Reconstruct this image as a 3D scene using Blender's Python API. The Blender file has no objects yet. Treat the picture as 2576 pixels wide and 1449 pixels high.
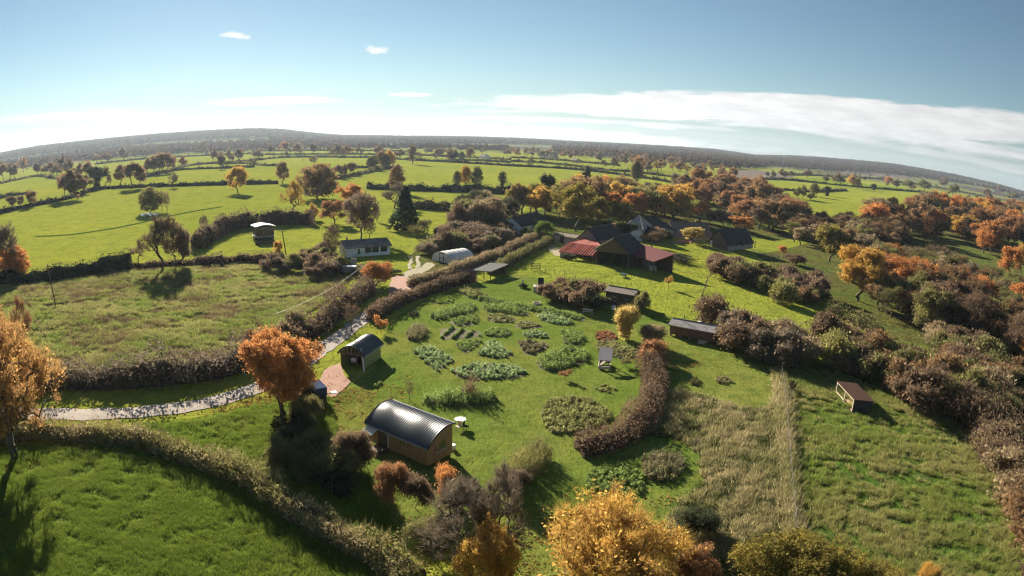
import bpy, bmesh, math, random
import numpy as np
from mathutils import Matrix, Vector
rng = np.random.default_rng(7); random.seed(7)
SC = bpy.context.scene
COL = SC.collection
R = math.radians
PI = math.pi
# ------------------------------------------------------------------ camera
CAM_H, CAM_F, CAM_P, CAM_ROLL = 26.0, 1650.0, R(13.0), R(2.0)
_cr, _sr, _cp, _sp = math.cos(CAM_ROLL), math.sin(CAM_ROLL), math.cos(CAM_P), math.sin(CAM_P)
FWD = np.array([0, _cp, -_sp]); _R0 = np.array([1., 0, 0]); _U0 = np.array([0, _sp, _cp])
RGT = _R0*_cr + _U0*_sr; UPV = -_R0*_sr + _U0*_cr
cd = bpy.data.cameras.new('camera'); cd.type = 'PANO'
_t = cd.cycles if hasattr(cd, 'cycles') and hasattr(cd.cycles, 'panorama_type') else cd
_t.panorama_type = 'FISHEYE_EQUISOLID'; _t.fisheye_lens = CAM_F*36/2576; _t.fisheye_fov = PI
cd.sensor_width = 36; cd.sensor_fit = 'HORIZONTAL'; cd.clip_start = 0.1; cd.clip_end = 60000
cam = bpy.data.objects.new('camera', cd); COL.objects.link(cam); SC.camera = cam
cam.matrix_world = Matrix(((RGT[0], UPV[0], -FWD[0], 0), (RGT[1], UPV[1], -FWD[1], 0), (RGT[2], UPV[2], -FWD[2], CAM_H), (0, 0, 0, 1)))
# ------------------------------------------------------------------ sky, sun, exposure
SUN_AZ, SUN_EL = R(-29), R(21)          # azimuth from +Y towards +X
SC.view_settings.view_transform = 'Standard'; SC.view_settings.look = 'None'
SC.view_settings.gamma = 1; SC.view_settings.use_curve_mapping = False
SC.view_settings.exposure = 1.55
SC.cycles.use_denoising = True
SC.cycles.filter_width = 1.2
world = bpy.data.worlds.new('World'); SC.world = world; world.use_nodes = True
class NT:
    """tiny node helper"""
    def __init__(s, nt): s.nt = nt; nt.nodes.clear()
    def n(s, t, **k):
        d = s.nt.nodes.new(t)
        for a, v in k.items(): setattr(d, a, v)
        return d
    def l(s, a, b): s.nt.links.new(a, b)
    def val(s, node, idx, v):
        if isinstance(v, bpy.types.NodeSocket): s.l(v, node.inputs[idx])
        else: node.inputs[idx].default_value = v
    def math(s, op, a, b=None, c=None, clamp=False):
        d = s.n('ShaderNodeMath', operation=op); d.use_clamp = clamp
        for i, v in enumerate((a, b, c)):
            if v is not None: s.val(d, i, v)
        return d.outputs[0]
    def vmath(s, op, a, b=None):
        d = s.n('ShaderNodeVectorMath', operation=op); s.val(d, 0, a)
        if b is not None: s.val(d, 1, b)
        return d.outputs[1] if op in ('DOT_PRODUCT', 'LENGTH', 'DISTANCE') else d.outputs[0]
    def mix(s, f, a, b, blend='MIX'):
        d = s.n('ShaderNodeMix', data_type='RGBA', blend_type=blend)
        s.val(d, 0, f); s.val(d, 6, c4(a)); s.val(d, 7, c4(b)); return d.outputs[2]
    def noise(s, vec, scale, detail=3, rough=.55, dist=0.):
        d = s.n('ShaderNodeTexNoise'); s.l(vec, d.inputs['Vector'])
        d.inputs['Scale'].default_value = scale; d.inputs['Detail'].default_value = detail
        d.inputs['Roughness'].default_value = rough; d.inputs['Distortion'].default_value = dist; return d.outputs[0]
    def ramp(s, f, a, b, lo=0., hi=1.):
        d = s.n('ShaderNodeMapRange', interpolation_type='SMOOTHSTEP'); s.val(d, 0, f)
        for i, v in ((1, a), (2, b), (3, lo), (4, hi)): d.inputs[i].default_value = v
        return d.outputs[0]
def c4(a):
    return (*a, 1.) if isinstance(a, tuple) and len(a) == 3 else a
w = NT(world.node_tree)
sky = w.n('ShaderNodeTexSky', sky_type='NISHITA'); sky.sun_disc = False
sky.sun_elevation = SUN_EL; sky.sun_rotation = SUN_AZ
sky.air_density = 1.0; sky.dust_density = 0.05; sky.ozone_density = 1.6; sky.altitude = 200
tc = w.n('ShaderNodeTexCoord'); dirv = tc.outputs['Generated']
sx = w.n('ShaderNodeSeparateXYZ'); w.l(dirv, sx.inputs[0])
X, Y, Z = sx.outputs
zc = w.math('MAXIMUM', Z, 0.012)
azi = w.math('ARCTAN2', X, Y)                      # azimuth from +Y, radians
ele = w.math('ARCSINE', Z)
NZ = {}
def band(az0, el0, ra, re, tilt=0., ns=9., amp=.35, stretch=5., soft=.55, seed=0.):
    """a flat cloud bank centred at azimuth/elevation (degrees)"""
    a = w.math('SUBTRACT', azi, R(az0)); e = w.math('SUBTRACT', w.math('SUBTRACT', ele, R(el0)), w.math('MULTIPLY', a, tilt))
    key = 'low' if ns < 12 else 'mid' if ns < 35 else 'puff'
    if key not in NZ:
        cv = w.n('ShaderNodeCombineXYZ'); w.l(azi, cv.inputs[0]); w.l(w.math('MULTIPLY', ele, stretch), cv.inputs[1])
        NZ[key] = w.math('SUBTRACT', w.noise(cv.outputs[0], ns, 5, .62, .4), .5)
    nz = NZ[key]
    d = w.math('SQRT', w.math('ADD', w.math('POWER', w.math('ABSOLUTE', w.math('DIVIDE', a, R(ra))), 2.), w.math('POWER', w.math('ABSOLUTE', w.math('DIVIDE', e, R(re))), 2.)))
    v = w.math('ADD', w.math('SUBTRACT', 1., d), w.math('MULTIPLY', nz, amp*4))
    return w.ramp(v, 0., soft)
BANDS = [  # az, el, half-width az, half-height el, tilt, noise scale, amp, stretch, softness, opacity
    (29.0, 4.35, 36, 1.55, .042, 7, .26, 7, .22, 1.),
    (33.0, 3.1, 30, 1.0, .0, 7, .50, 7, .6, .85),
    (42.0, 1.9, 18, .55, -.02, 7, .50, 7, .8, .55),
    (5.0, 1.9, 17, .30, .01, 7, .40, 7, .6, .7),
    (-4.0, .6, 34, .85, 0, 7, .45, 7, .6, .85),
    (-36.0, .8, 24, 1.1, -.03, 7, .45, 7, .6, .88),
    (-40.0, 2.9, 13, .75, -.03, 7, .45, 7, .9, .6),
    (-21.3, 3.3, 6.6, .42, .0, 20, .22, 6, .35, .93),
    (-9.4, 3.75, 2.3, .22, 0, 20, .15, 6, .35, .9),
    (-25.0, 9.1, 1.5, .40, -.12, 40, .62, 2, .8, .92),
    (-12.5, 7.7, 1.15, .48, 0, 40, .62, 2, .7, .97),
    (11.8, 1.75, 2.4, .22, -.03, 20, .25, 6, .5, .7),
]
cl = None
for i, b in enumerate(BANDS):
    o = w.math('MULTIPLY', band(*b[:9], seed=i*3.7), b[9])
    cl = o if cl is None else w.math('SUBTRACT', w.math('ADD', cl, o), w.math('MULTIPLY', cl, o))
cs = w.n('ShaderNodeVectorMath', operation='DOT_PRODUCT'); w.l(dirv, cs.inputs[0])
cs.inputs[1].default_value = (math.cos(SUN_EL)*math.sin(SUN_AZ), math.cos(SUN_EL)*math.cos(SUN_AZ), math.sin(SUN_EL))
lit = w.ramp(cs.outputs['Value'], .1, 1., 5.0, 6.8)         # clouds brighter toward the sun
gv = w.n('ShaderNodeCombineXYZ'); w.l(azi, gv.inputs[0]); w.l(w.math('MULTIPLY', ele, 5.), gv.inputs[1])
shade = w.ramp(w.noise(gv.outputs[0], 14, 3, .6), .3, .7, .86, 1.06)
cloudc = w.n('ShaderNodeVectorMath', operation='SCALE'); cloudc.inputs[0].default_value = (1., .99, .985); w.l(w.math('MULTIPLY', lit, shade), cloudc.inputs['Scale'])
tint = w.mix(1., sky.outputs[0], (.46, .545, .56), 'MULTIPLY')
veil = w.n('ShaderNodeVectorMath', operation='SCALE'); veil.inputs[0].default_value = (.74, .95, 1.08); w.l(w.ramp(cs.outputs['Value'], .2, 1., 1.6, 2.9), veil.inputs['Scale'])
tint = w.mix(w.ramp(ele, R(-1.), R(6.5), .75, 0.), tint, veil.outputs[0])
skyc = w.mix(cl, tint, cloudc.outputs[0])
bg = w.n('ShaderNodeBackground'); w.l(skyc, bg.inputs[0]); bg.inputs[1].default_value = 0.051
wo = w.n('ShaderNodeOutputWorld'); w.l(bg.outputs[0], wo.inputs[0])
sl = bpy.data.lights.new('sun', 'SUN'); sl.energy = 5.0; sl.angle = R(0.5); sl.color = (1., .915, .76)
so = bpy.data.objects.new('sun', sl); COL.objects.link(so)
sdir = Vector((math.cos(SUN_EL)*math.sin(SUN_AZ), math.cos(SUN_EL)*math.cos(SUN_AZ), math.sin(SUN_EL)))
so.rotation_euler = sdir.to_track_quat('Z', 'Y').to_euler(); so.location = (0, 0, 60)
# ------------------------------------------------------------------ survey: picture point -> place on the ground
def ray(x, y):
    dx, dy = x-1288., 724.5-y; r = math.hypot(dx, dy); th = 2*math.asin(min(1, r/2/CAM_F)); k = math.sin(th)/max(r, 1e-9)
    return FWD*math.cos(th)+RGT*dx*k+UPV*dy*k
SKYLINE = [(0,386),(100,368),(200,357),(300,347),(400,338),(520,330),(640,325),(700,326),(800,337),(860,341),(1000,343),(1140,344),(1288,348),(1450,357),(1600,364),(1800,377),(1900,391),(2000,393),(2100,400),(2250,414),(2400,440),(2500,462),(2576,483)]
_az, _hh = [], []
for p in SKYLINE:
    d = ray(*p); _az.append(math.atan2(d[0], d[1])); _hh.append(CAM_H+4500*d[2]/math.hypot(d[0], d[1]))
_az = np.array(_az); _hh = np.array(_hh)-9.
def ss(t): t = np.clip(t, 0, 1); return t*t*(3-2*t)
def T(x, y):
    """ground height; works on arrays"""
    x = np.asarray(x, float); y = np.asarray(y, float); r = np.hypot(x, y); a = np.arctan2(x, y)
    ridge = np.interp(a, _az, _hh)*ss((r-1400)/3100)*(np.abs(a) < 2.2)
    dip = -5.0*ss((x-24)/85)*ss((x+60)/60)*(1-ss((r-230)/260))
    roll = 1.2*np.sin(x/97+1.)*np.cos(y/131)*ss((r-160)/240)*(1-ss((r-1400)/600))
    return ridge+dip+roll
def G(x, y, z=0.):
    """where the sight line through (x, y) meets the ground raised by z"""
    d = ray(x, y); o = np.array([0, 0, CAM_H])
    dd = min(d[2], -1e-4); t = (CAM_H-z)/-dd
    if d[2] > -.012:
        for t in np.arange(1200, 9000, 15.):
            P = o+d*t
            if P[2] <= T(P[0], P[1])+z: break
        return Vector((P[0], P[1], float(T(P[0], P[1]))))
    for _ in range(30):
        P = o+d*t; e = P[2]-z-float(T(P[0], P[1])); t += e/-dd*.7
    P = o+d*t
    return Vector((P[0], P[1], float(T(P[0], P[1]))))
def HT(g, x, y):
    """height above g of the sight line through (x, y), at g's distance"""
    d = ray(x, y); k = math.hypot(g.x, g.y)/math.hypot(d[0], d[1]); return CAM_H+d[2]*k-g.z
def WD(g, px): return px/CAM_F*math.sqrt(g.x**2+g.y**2+(CAM_H-g.z)**2)
def proj(P):
    v = np.array([P[0], P[1], P[2]-CAM_H]); v = v/np.linalg.norm(v); th = math.acos(max(-1, min(1, v@FWD))); a, b = v@RGT, v@UPV; q = max(1e-9, math.hypot(a, b)); r = 2*CAM_F*math.sin(th/2)
    return 1288+a/q*r, 724.5-b/q*r
# ------------------------------------------------------------------ materials
MATS = {}
def mat(name, build):
    if name in MATS: return MATS[name]
    m = bpy.data.materials.new(name); m.use_nodes = True; t = NT(m.node_tree); build(t); MATS[name] = m; return m
def out(t, sh):
    o = t.n('ShaderNodeOutputMaterial'); t.l(sh, o.inputs[0])
def wpos(t): return t.n('ShaderNodeNewGeometry').outputs['Position']
def opos(t): return t.n('ShaderNodeTexCoord').outputs['Object']
def bsdf(t, col, rough=.8, bump=None, bd=.02, bs=.6, metal=0., spec=.3):
    p = t.n('ShaderNodeBsdfPrincipled'); t.val(p, 'Base Color', c4(col)); t.val(p, 'Roughness', rough); p.inputs['Metallic'].default_value = metal
    p.inputs['Specular IOR Level'].default_value = spec
    if bump is not None:
        b = t.n('ShaderNodeBump'); t.l(bump, b.inputs['Height']); b.inputs['Distance'].default_value = bd; b.inputs['Strength'].default_value = bs; t.l(b.outputs[0], p.inputs['Normal'])
    return p.outputs[0]
def grain(name, a, b, sc=3., st=(1, 1, 1), rough=.8, bd=.02, metal=0., spec=.25, dirt=None):
    """two-colour weathered surface with relief, in object space"""
    def f(t):
        mp = t.n('ShaderNodeMapping'); t.l(opos(t), mp.inputs[0]); mp.inputs['Scale'].default_value = st
        n1 = t.noise(mp.outputs[0], sc, 6, .65, .3); n2 = t.noise(opos(t), sc*.22, 3)
        c = t.mix(t.ramp(n1, .32, .68), a, b)
        if dirt: c = t.mix(t.ramp(n2, .48, .66), c, dirt)
        out(t, bsdf(t, c, rough, n1, bd, .7, metal, spec))
    return mat(name, f)
def foliage(name, trans=.4, lowf=.35, hi=1.45, lo=.62):
    """leaves: colour of the object blended with its second colour, leaf by leaf and clump by clump"""
    def f(t):
        oi = t.n('ShaderNodeObjectInfo'); c2 = t.n('ShaderNodeAttribute', attribute_type='OBJECT', attribute_name='col2')
        v = t.n('ShaderNodeAttribute', attribute_type='GEOMETRY', attribute_name='v').outputs['Fac']
        n = t.noise(opos(t), lowf, 2)
        k = t.math('ADD', t.math('MULTIPLY', t.ramp(n, .38, .62), .75), t.math('MULTIPLY', v, .35), clamp=True)
        c = t.mix(k, oi.outputs['Color'], c2.outputs['Color'])
        sc = t.n('ShaderNodeVectorMath', operation='SCALE'); t.l(c, sc.inputs[0]); t.l(t.ramp(v, 0, 1, lo, hi), sc.inputs['Scale'])
        d = t.n('ShaderNodeBsdfDiffuse'); t.l(sc.outputs[0], d.inputs[0]); tr = t.n('ShaderNodeBsdfTranslucent'); t.l(sc.outputs[0], tr.inputs[0])
        m = t.n('ShaderNodeMixShader'); m.inputs[0].default_value = trans; t.l(d.outputs[0], m.inputs[1]); t.l(tr.outputs[0], m.inputs[2]); out(t, m.outputs[0])
    return mat(name, f)
LEAF = foliage('leaves', .55); TWIG = foliage('twigs', .3); HEDG = foliage('hedge_leaves', .4, .25)
BARK = grain('bark', (.055, .042, .032), (.12, .10, .078), 5, (1, 1, .25), .95, .03)
WOODL = None
def _wl(t):
    r = t.n('ShaderNodeObjectInfo').outputs['Random']; cr = t.n('ShaderNodeValToRGB'); t.l(r, cr.inputs[0])
    e = cr.color_ramp.elements; e[0].color = (.085, .052, .034, 1); e[1].color = (.13, .058, .028, 1)
    for p_, c_ in ((.3, (.115, .075, .048, 1)), (.55, (.15, .085, .045, 1)), (.8, (.075, .055, .04, 1))):
        q = e.new(p_); q.color = c_
    v = t.n('ShaderNodeAttribute', attribute_type='GEOMETRY', attribute_name='v').outputs['Fac']
    sc = t.n('ShaderNodeVectorMath', operation='SCALE'); t.l(cr.outputs[0], sc.inputs[0]); t.l(t.ramp(v, 0, 1, .6, 1.4), sc.inputs['Scale'])
    d = t.n('ShaderNodeBsdfDiffuse'); t.l(sc.outputs[0], d.inputs[0]); tr = t.n('ShaderNodeBsdfTranslucent'); t.l(sc.outputs[0], tr.inputs[0])
    m = t.n('ShaderNodeMixShader'); m.inputs[0].default_value = .3; t.l(d.outputs[0], m.inputs[1]); t.l(tr.outputs[0], m.inputs[2]); out(t, m.outputs[0])
WOODL = mat('woodland_crowns', _wl)
def grass(name, a, b, dark, dry=None, s1=.02, s2=.35, s3=2.2, bd=.16, dryk=(.52, .68), far=False, streak=None):
    def f(t):
        p = wpos(t)
        n1 = t.noise(p, s1, 3); n2 = t.noise(p, s2, 4, .6); 
        mp = t.n('ShaderNodeMapping'); t.l(p, mp.inputs[0]); mp.inputs['Rotation'].default_value = (0, 0, .5); mp.inputs['Scale'].default_value = (1, .45, 1)
        n3 = t.noise(mp.outputs[0], s3, 5, .7, .6)
        c = t.mix(t.ramp(n1, .35, .65), a, b)
        c = t.mix(t.math('MULTIPLY', t.ramp(n2, .45, .7), .55), c, dark)
        c = t.mix(t.math('MULTIPLY', t.ramp(n3, .46, .66), .6), c, dark)
        if dry: c = t.mix(t.math('MULTIPLY', t.ramp(t.math('ADD', t.math('MULTIPLY', n2, .6), t.math('MULTIPLY', n3, .4)), *dryk), .85), c, dry)
        if streak:
            n4 = t.noise(p, .07, 3, .6, 1.5); c = t.mix(t.math('MULTIPLY', t.ramp(n4, .56, .64), .7), c, streak)
        if far:
            r = t.vmath('LENGTH', p); c = t.mix(t.ramp(r, 1250, 1800), c, t.mix(t.ramp(t.noise(p, .0028, 3), .50, .56), (.085, .065, .045), (.17, .18, .06)))
        h = t.math('ADD', t.math('MULTIPLY', n3, .6), t.math('MULTIPLY', n2, .7))
        bn = t.n('ShaderNodeBump'); t.l(h, bn.inputs['Height']); bn.inputs['Distance'].default_value = bd*2.2; bn.inputs['Strength'].default_value = 1.
        d = t.n('ShaderNodeBsdfDiffuse'); t.l(c, d.inputs[0]); t.l(bn.outputs[0], d.inputs['Normal']); out(t, d.outputs[0])
    return mat(name, f)
# ------------------------------------------------------------------ mesh helpers
def mesh_np(name, V, F, m=None, v=None, smooth=False):
    """mesh from arrays; F is (n,3) or (n,4), or a list of such arrays"""
    Fs = F if isinstance(F, list) else [F]
    me = bpy.data.meshes.new(name); me.vertices.add(len(V)); me.vertices.foreach_set('co', np.asarray(V, np.float32).ravel())
    tot = sum(f.size for f in Fs); me.loops.add(tot); me.loops.foreach_set('vertex_index', np.concatenate([f.ravel() for f in Fs]).astype(np.int32))
    sizes = np.concatenate([np.full(len(f), f.shape[1]) for f in Fs]); st = np.concatenate([[0], np.cumsum(sizes)[:-1]])
    me.polygons.add(len(sizes)); me.polygons.foreach_set('loop_start', st.astype(np.int32)); me.polygons.foreach_set('loop_total', sizes.astype(np.int32))
    if smooth: me.polygons.foreach_set('use_smooth', np.ones(len(sizes), bool))
    if v is not None:
        a = me.attributes.new('v', 'FLOAT', 'FACE'); a.data.foreach_set('value', np.asarray(v, np.float32))
    me.update(calc_edges=True)
    if m: me.materials.append(m)
    return me
def link(name, me, parent=None, loc=None, kind=None, label=None, cat=None, group=None, col=None, col2=None, mtx=None):
    o = bpy.data.objects.new(name, me); COL.objects.link(o)
    if parent: o.parent = parent
    if mtx is not None: o.matrix_world = mtx
    elif loc is not None: o.location = loc
    if kind: o['kind'] = kind
    if label: o['label'] = label
    if cat: o['category'] = cat
    if group: o['group'] = group
    if col: o.color = (*col, 1); o['col2'] = list(col2 or col)
    return o
def thing(name, loc, label, cat, rotz=0, group=None, scale=None):
    o = link(name, None, None, loc, label=label, cat=cat, group=group); o.rotation_euler = (0, 0, rotz)
    o.empty_display_size = .3
    if scale: o.scale = scale
    return o
class MB:
    """collects boxes, bars and polygons into one mesh"""
    def __init__(s): s.V = []; s.F = []
    def add(s, vs, fs):
        o = len(s.V); s.V += [tuple(v) for v in vs]; s.F += [tuple(i+o for i in f) for f in fs]; return s
    def box(s, x0, x1, y0, y1, z0, z1):
        return s.add([(x, y, z) for z in (z0, z1) for x, y in ((x0, y0), (x1, y0), (x1, y1), (x0, y1))],
                     [(3, 2, 1, 0), (4, 5, 6, 7), (0, 1, 5, 4), (1, 2, 6, 5), (2, 3, 7, 6), (3, 0, 4, 7)])
    def poly(s, pts): return s.add(pts, [tuple(range(len(pts)))])
    def slab(s, pts, t):
        """a flat polygon given a thickness below it"""
        P = [Vector(p) for p in pts]; n = (P[1]-P[0]).cross(P[2]-P[0]).normalized()
        if n.z < 0: P.reverse(); n = -n
        k = len(P); return s.add(P+[p-n*t for p in P], [tuple(range(k)), tuple(range(2*k-1, k-1, -1))]+[(i, i+k, (i+1) % k+k, (i+1) % k) for i in range(k)])
    def bar(s, a, b, r, n=6, r2=None):
        a, b = Vector(a), Vector(b); d = (b-a).normalized(); u = d.orthogonal().normalized(); v = d.cross(u); r2 = r if r2 is None else r2
        vs = [a+(u*math.cos(2*PI*i/n)+v*math.sin(2*PI*i/n))*r for i in range(n)]+[b+(u*math.cos(2*PI*i/n)+v*math.sin(2*PI*i/n))*r2 for i in range(n)]
        return s.add(vs, [(i, (i+1) % n, (i+1) % n+n, i+n) for i in range(n)]+[tuple(range(n-1, -1, -1)), tuple(range(n, 2*n))])
    def beam(s, a, b, w_, h_):
        a, b = Vector(a), Vector(b); d = (b-a).normalized(); u = (d.cross(Vector((0, 0, 1))) if abs(d.z) < .95 else Vector((1, 0, 0))).normalized()*w_/2; v = d.cross(u).normalized()*h_/2
        vs = [p+x for p in (a, b) for x in (-u-v, u-v, u+v, -u+v)]
        return s.add(vs, [(3, 2, 1, 0), (4, 5, 6, 7), (0, 1, 5, 4), (1, 2, 6, 5), (2, 3, 7, 6), (3, 0, 4, 7)])
    def ball(s, c, rx, ry, rz, n=8, m_=6, rnd=0.):
        c = Vector(c); vs = []; 
        for j in range(m_+1):
            th = PI*j/m_
            for i in range(n):
                q = 1+random.uniform(-rnd, rnd); vs.append(c+Vector((rx*math.sin(th)*math.cos(2*PI*i/n), ry*math.sin(th)*math.sin(2*PI*i/n), rz*math.cos(th)))*q)
        return s.add(vs, [(j*n+i, (j+1)*n+i, (j+1)*n+(i+1) % n, j*n+(i+1) % n) for j in range(m_) for i in range(n)])
    def mesh(s, name, m=None):
        me = bpy.data.meshes.new(name); me.from_pydata(s.V, [], s.F); me.update()
        if m: me.materials.append(m)
        return me
    def put(s, name, m, parent=None, **k): return link(name, s.mesh(name, m), parent, **k)
def inpoly(P, poly):
    x, y = P[:, 0], P[:, 1]; c = np.zeros(len(P), bool); n = len(poly)
    for i in range(n):
        x1, y1 = poly[i]; x2, y2 = poly[(i+1) % n]
        c ^= ((y1 > y) != (y2 > y)) & (x < (x2-x1)*(y-y1)/((y2-y1) if y2 != y1 else 1e-9)+x1)
    return c
def gpoly(px): return [G(*p) for p in px]
def samp(poly, n):
    """n random ground points inside a polygon of ground points"""
    q = np.array([(p[0], p[1]) for p in poly]); lo, hi = q.min(0), q.max(0); o = np.zeros((0, 2))
    while len(o) < n:
        P = rng.uniform(lo, hi, (n*3+50, 2)); o = np.vstack([o, P[inpoly(P, q)]])
    return o[:n]
def area(poly):
    q = np.array([(p[0], p[1]) for p in poly]); x, y = q.T; return abs(np.dot(x, np.roll(y, 1))-np.dot(y, np.roll(x, 1)))/2
def smooth_line(pts, step):
    """Catmull-Rom through ground points, resampled"""
    P = np.array([(p[0], p[1]) for p in pts]); P = np.vstack([2*P[0]-P[1], P, 2*P[-1]-P[-2]]); o = []
    for i in range(1, len(P)-2):
        n = max(2, int(np.linalg.norm(P[i+1]-P[i])/step)); t = np.linspace(0, 1, n, endpoint=False)[:, None]
        o.append(.5*(2*P[i]+(P[i+1]-P[i-1])*t+(2*P[i-1]-5*P[i]+4*P[i+1]-P[i+2])*t**2+(3*P[i]-P[i-1]-3*P[i+1]+P[i+2])*t**3))
    return np.vstack(o+[P[-2:-1]])
def sheet(name, px, dz, m, cell=None, wob=.25, world_pts=None, **k):
    """a ground sheet draped over the terrain inside a smoothed outline"""
    gp = world_pts or gpoly(px); ring = smooth_line(gp+[gp[0]], 1.2 if cell is None else cell)[:-1]
    ring = ring+rng.normal(0, wob, ring.shape)*.4
    lo, hi = ring.min(0), ring.max(0); c = cell or max(1.0, max(hi-lo)/60)
    bm = bmesh.new(); vs = [bm.verts.new((x, y, 0)) for x, y in ring]; 
    try: f = bm.faces.new(vs)
    except Exception: bm.free(); return None
    bmesh.ops.triangulate(bm, faces=[f])
    for ax in (0, 1):
        for s_ in np.arange(lo[ax]+c, hi[ax], c):
            no = Vector((1, 0, 0)) if ax == 0 else Vector((0, 1, 0)); co = no*float(s_)
            bmesh.ops.bisect_plane(bm, geom=bm.verts[:]+bm.edges[:]+bm.faces[:], plane_co=co, plane_no=no)
    for v_ in bm.verts: v_.co.z = float(T(v_.co.x, v_.co.y))+dz
    bmesh.ops.recalc_face_normals(bm, faces=bm.faces)
    me = bpy.data.meshes.new(name); bm.to_mesh(me); bm.free(); me.materials.append(m)
    if len(me.polygons) and me.polygons[0].normal.z < 0: me.flip_normals()
    return link(name, me, kind='structure', **k)
def strip(name, px, width, dz, m, **k):
    L = smooth_line(gpoly(px), 1.0); d = np.gradient(L, axis=0); d /= np.linalg.norm(d, axis=1)[:, None]; nrm = np.stack([-d[:, 1], d[:, 0]], 1)
    wv = np.interp(np.linspace(0, 1, len(L)), np.linspace(0, 1, len(width)), width) if isinstance(width, (list, tuple)) else np.full(len(L), width)
    offs = np.linspace(-.5, .5, 7); V = []
    for o in offs:
        e = rng.normal(0, .09, len(L)) if abs(o) > .49 else 0
        q = L+nrm*((wv*o+e)[:, None] if not np.isscalar(e) else (wv*o)[:, None]); V.append(np.column_stack([q, T(q[:, 0], q[:, 1])+dz+.04*(1-(2*o)**2)]))
    V = np.stack(V, 1).reshape(-1, 3); n = len(L); i, j = np.meshgrid(np.arange(n-1), np.arange(6), indexing='ij'); a = (i*7+j).ravel()
    return link(name, mesh_np(name, V, np.stack([a, a+7, a+8, a+1], 1), m, smooth=True), kind='structure', **k)
# ------------------------------------------------------------------ plants: prototypes
def unit(n):
    d = rng.normal(size=(n, 3)); return d/np.linalg.norm(d, axis=1)[:, None]
def quads(P, size, el=1.6, up=0.):
    """leaf-sized quads at P, randomly turned"""
    n = len(P); a = unit(n); a[:, 2] += up*rng.random(n); a /= np.linalg.norm(a, axis=1)[:, None]
    b = np.cross(a, unit(n)); b /= np.maximum(np.linalg.norm(b, axis=1), 1e-6)[:, None]
    s = (size*rng.uniform(.6, 1.4, n))[:, None]; a = a*s*el/2; b = b*s/2
    V = np.stack([P-a, P+b*.9, P+a, P-b*.9], 1).reshape(-1, 3); return V, np.arange(4*n).reshape(-1, 4)
def slivers(P, D, length, width):
    """thin twigs from P along D"""
    n = len(P); L = (length*rng.uniform(.5, 1.3, n))[:, None]; D = D/np.maximum(np.linalg.norm(D, axis=1), 1e-6)[:, None]
    b = np.cross(D, unit(n)); b /= np.maximum(np.linalg.norm(b, axis=1), 1e-6)[:, None]
    V = np.stack([P-b*width/2, P+b*width/2, P+D*L], 1).reshape(-1, 3); return V, np.arange(3*n).reshape(-1, 3)
def tubes(A, B, ra, rb, n=5):
    d = B-A; d = d/np.maximum(np.linalg.norm(d, axis=1), 1e-6)[:, None]; h = np.where(np.abs(d[:, 2:3]) > .9, [[1., 0, 0]], [[0, 0, 1.]])
    u = np.cross(d, h); u /= np.linalg.norm(u, axis=1)[:, None]; v = np.cross(d, u); m = len(A); V = np.zeros((m, 2*n, 3))
    for i in range(n):
        c, s = math.cos(2*PI*i/n), math.sin(2*PI*i/n); q = u*c+v*s; V[:, i] = A+q*ra[:, None]; V[:, n+i] = B+q*rb[:, None]
    F = np.array([[i, (i+1) % n, (i+1) % n+n, i+n] for i in range(n)])
    return V.reshape(-1, 3), (np.arange(m)[:, None, None]*2*n+F[None]).reshape(-1, 4)
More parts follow.
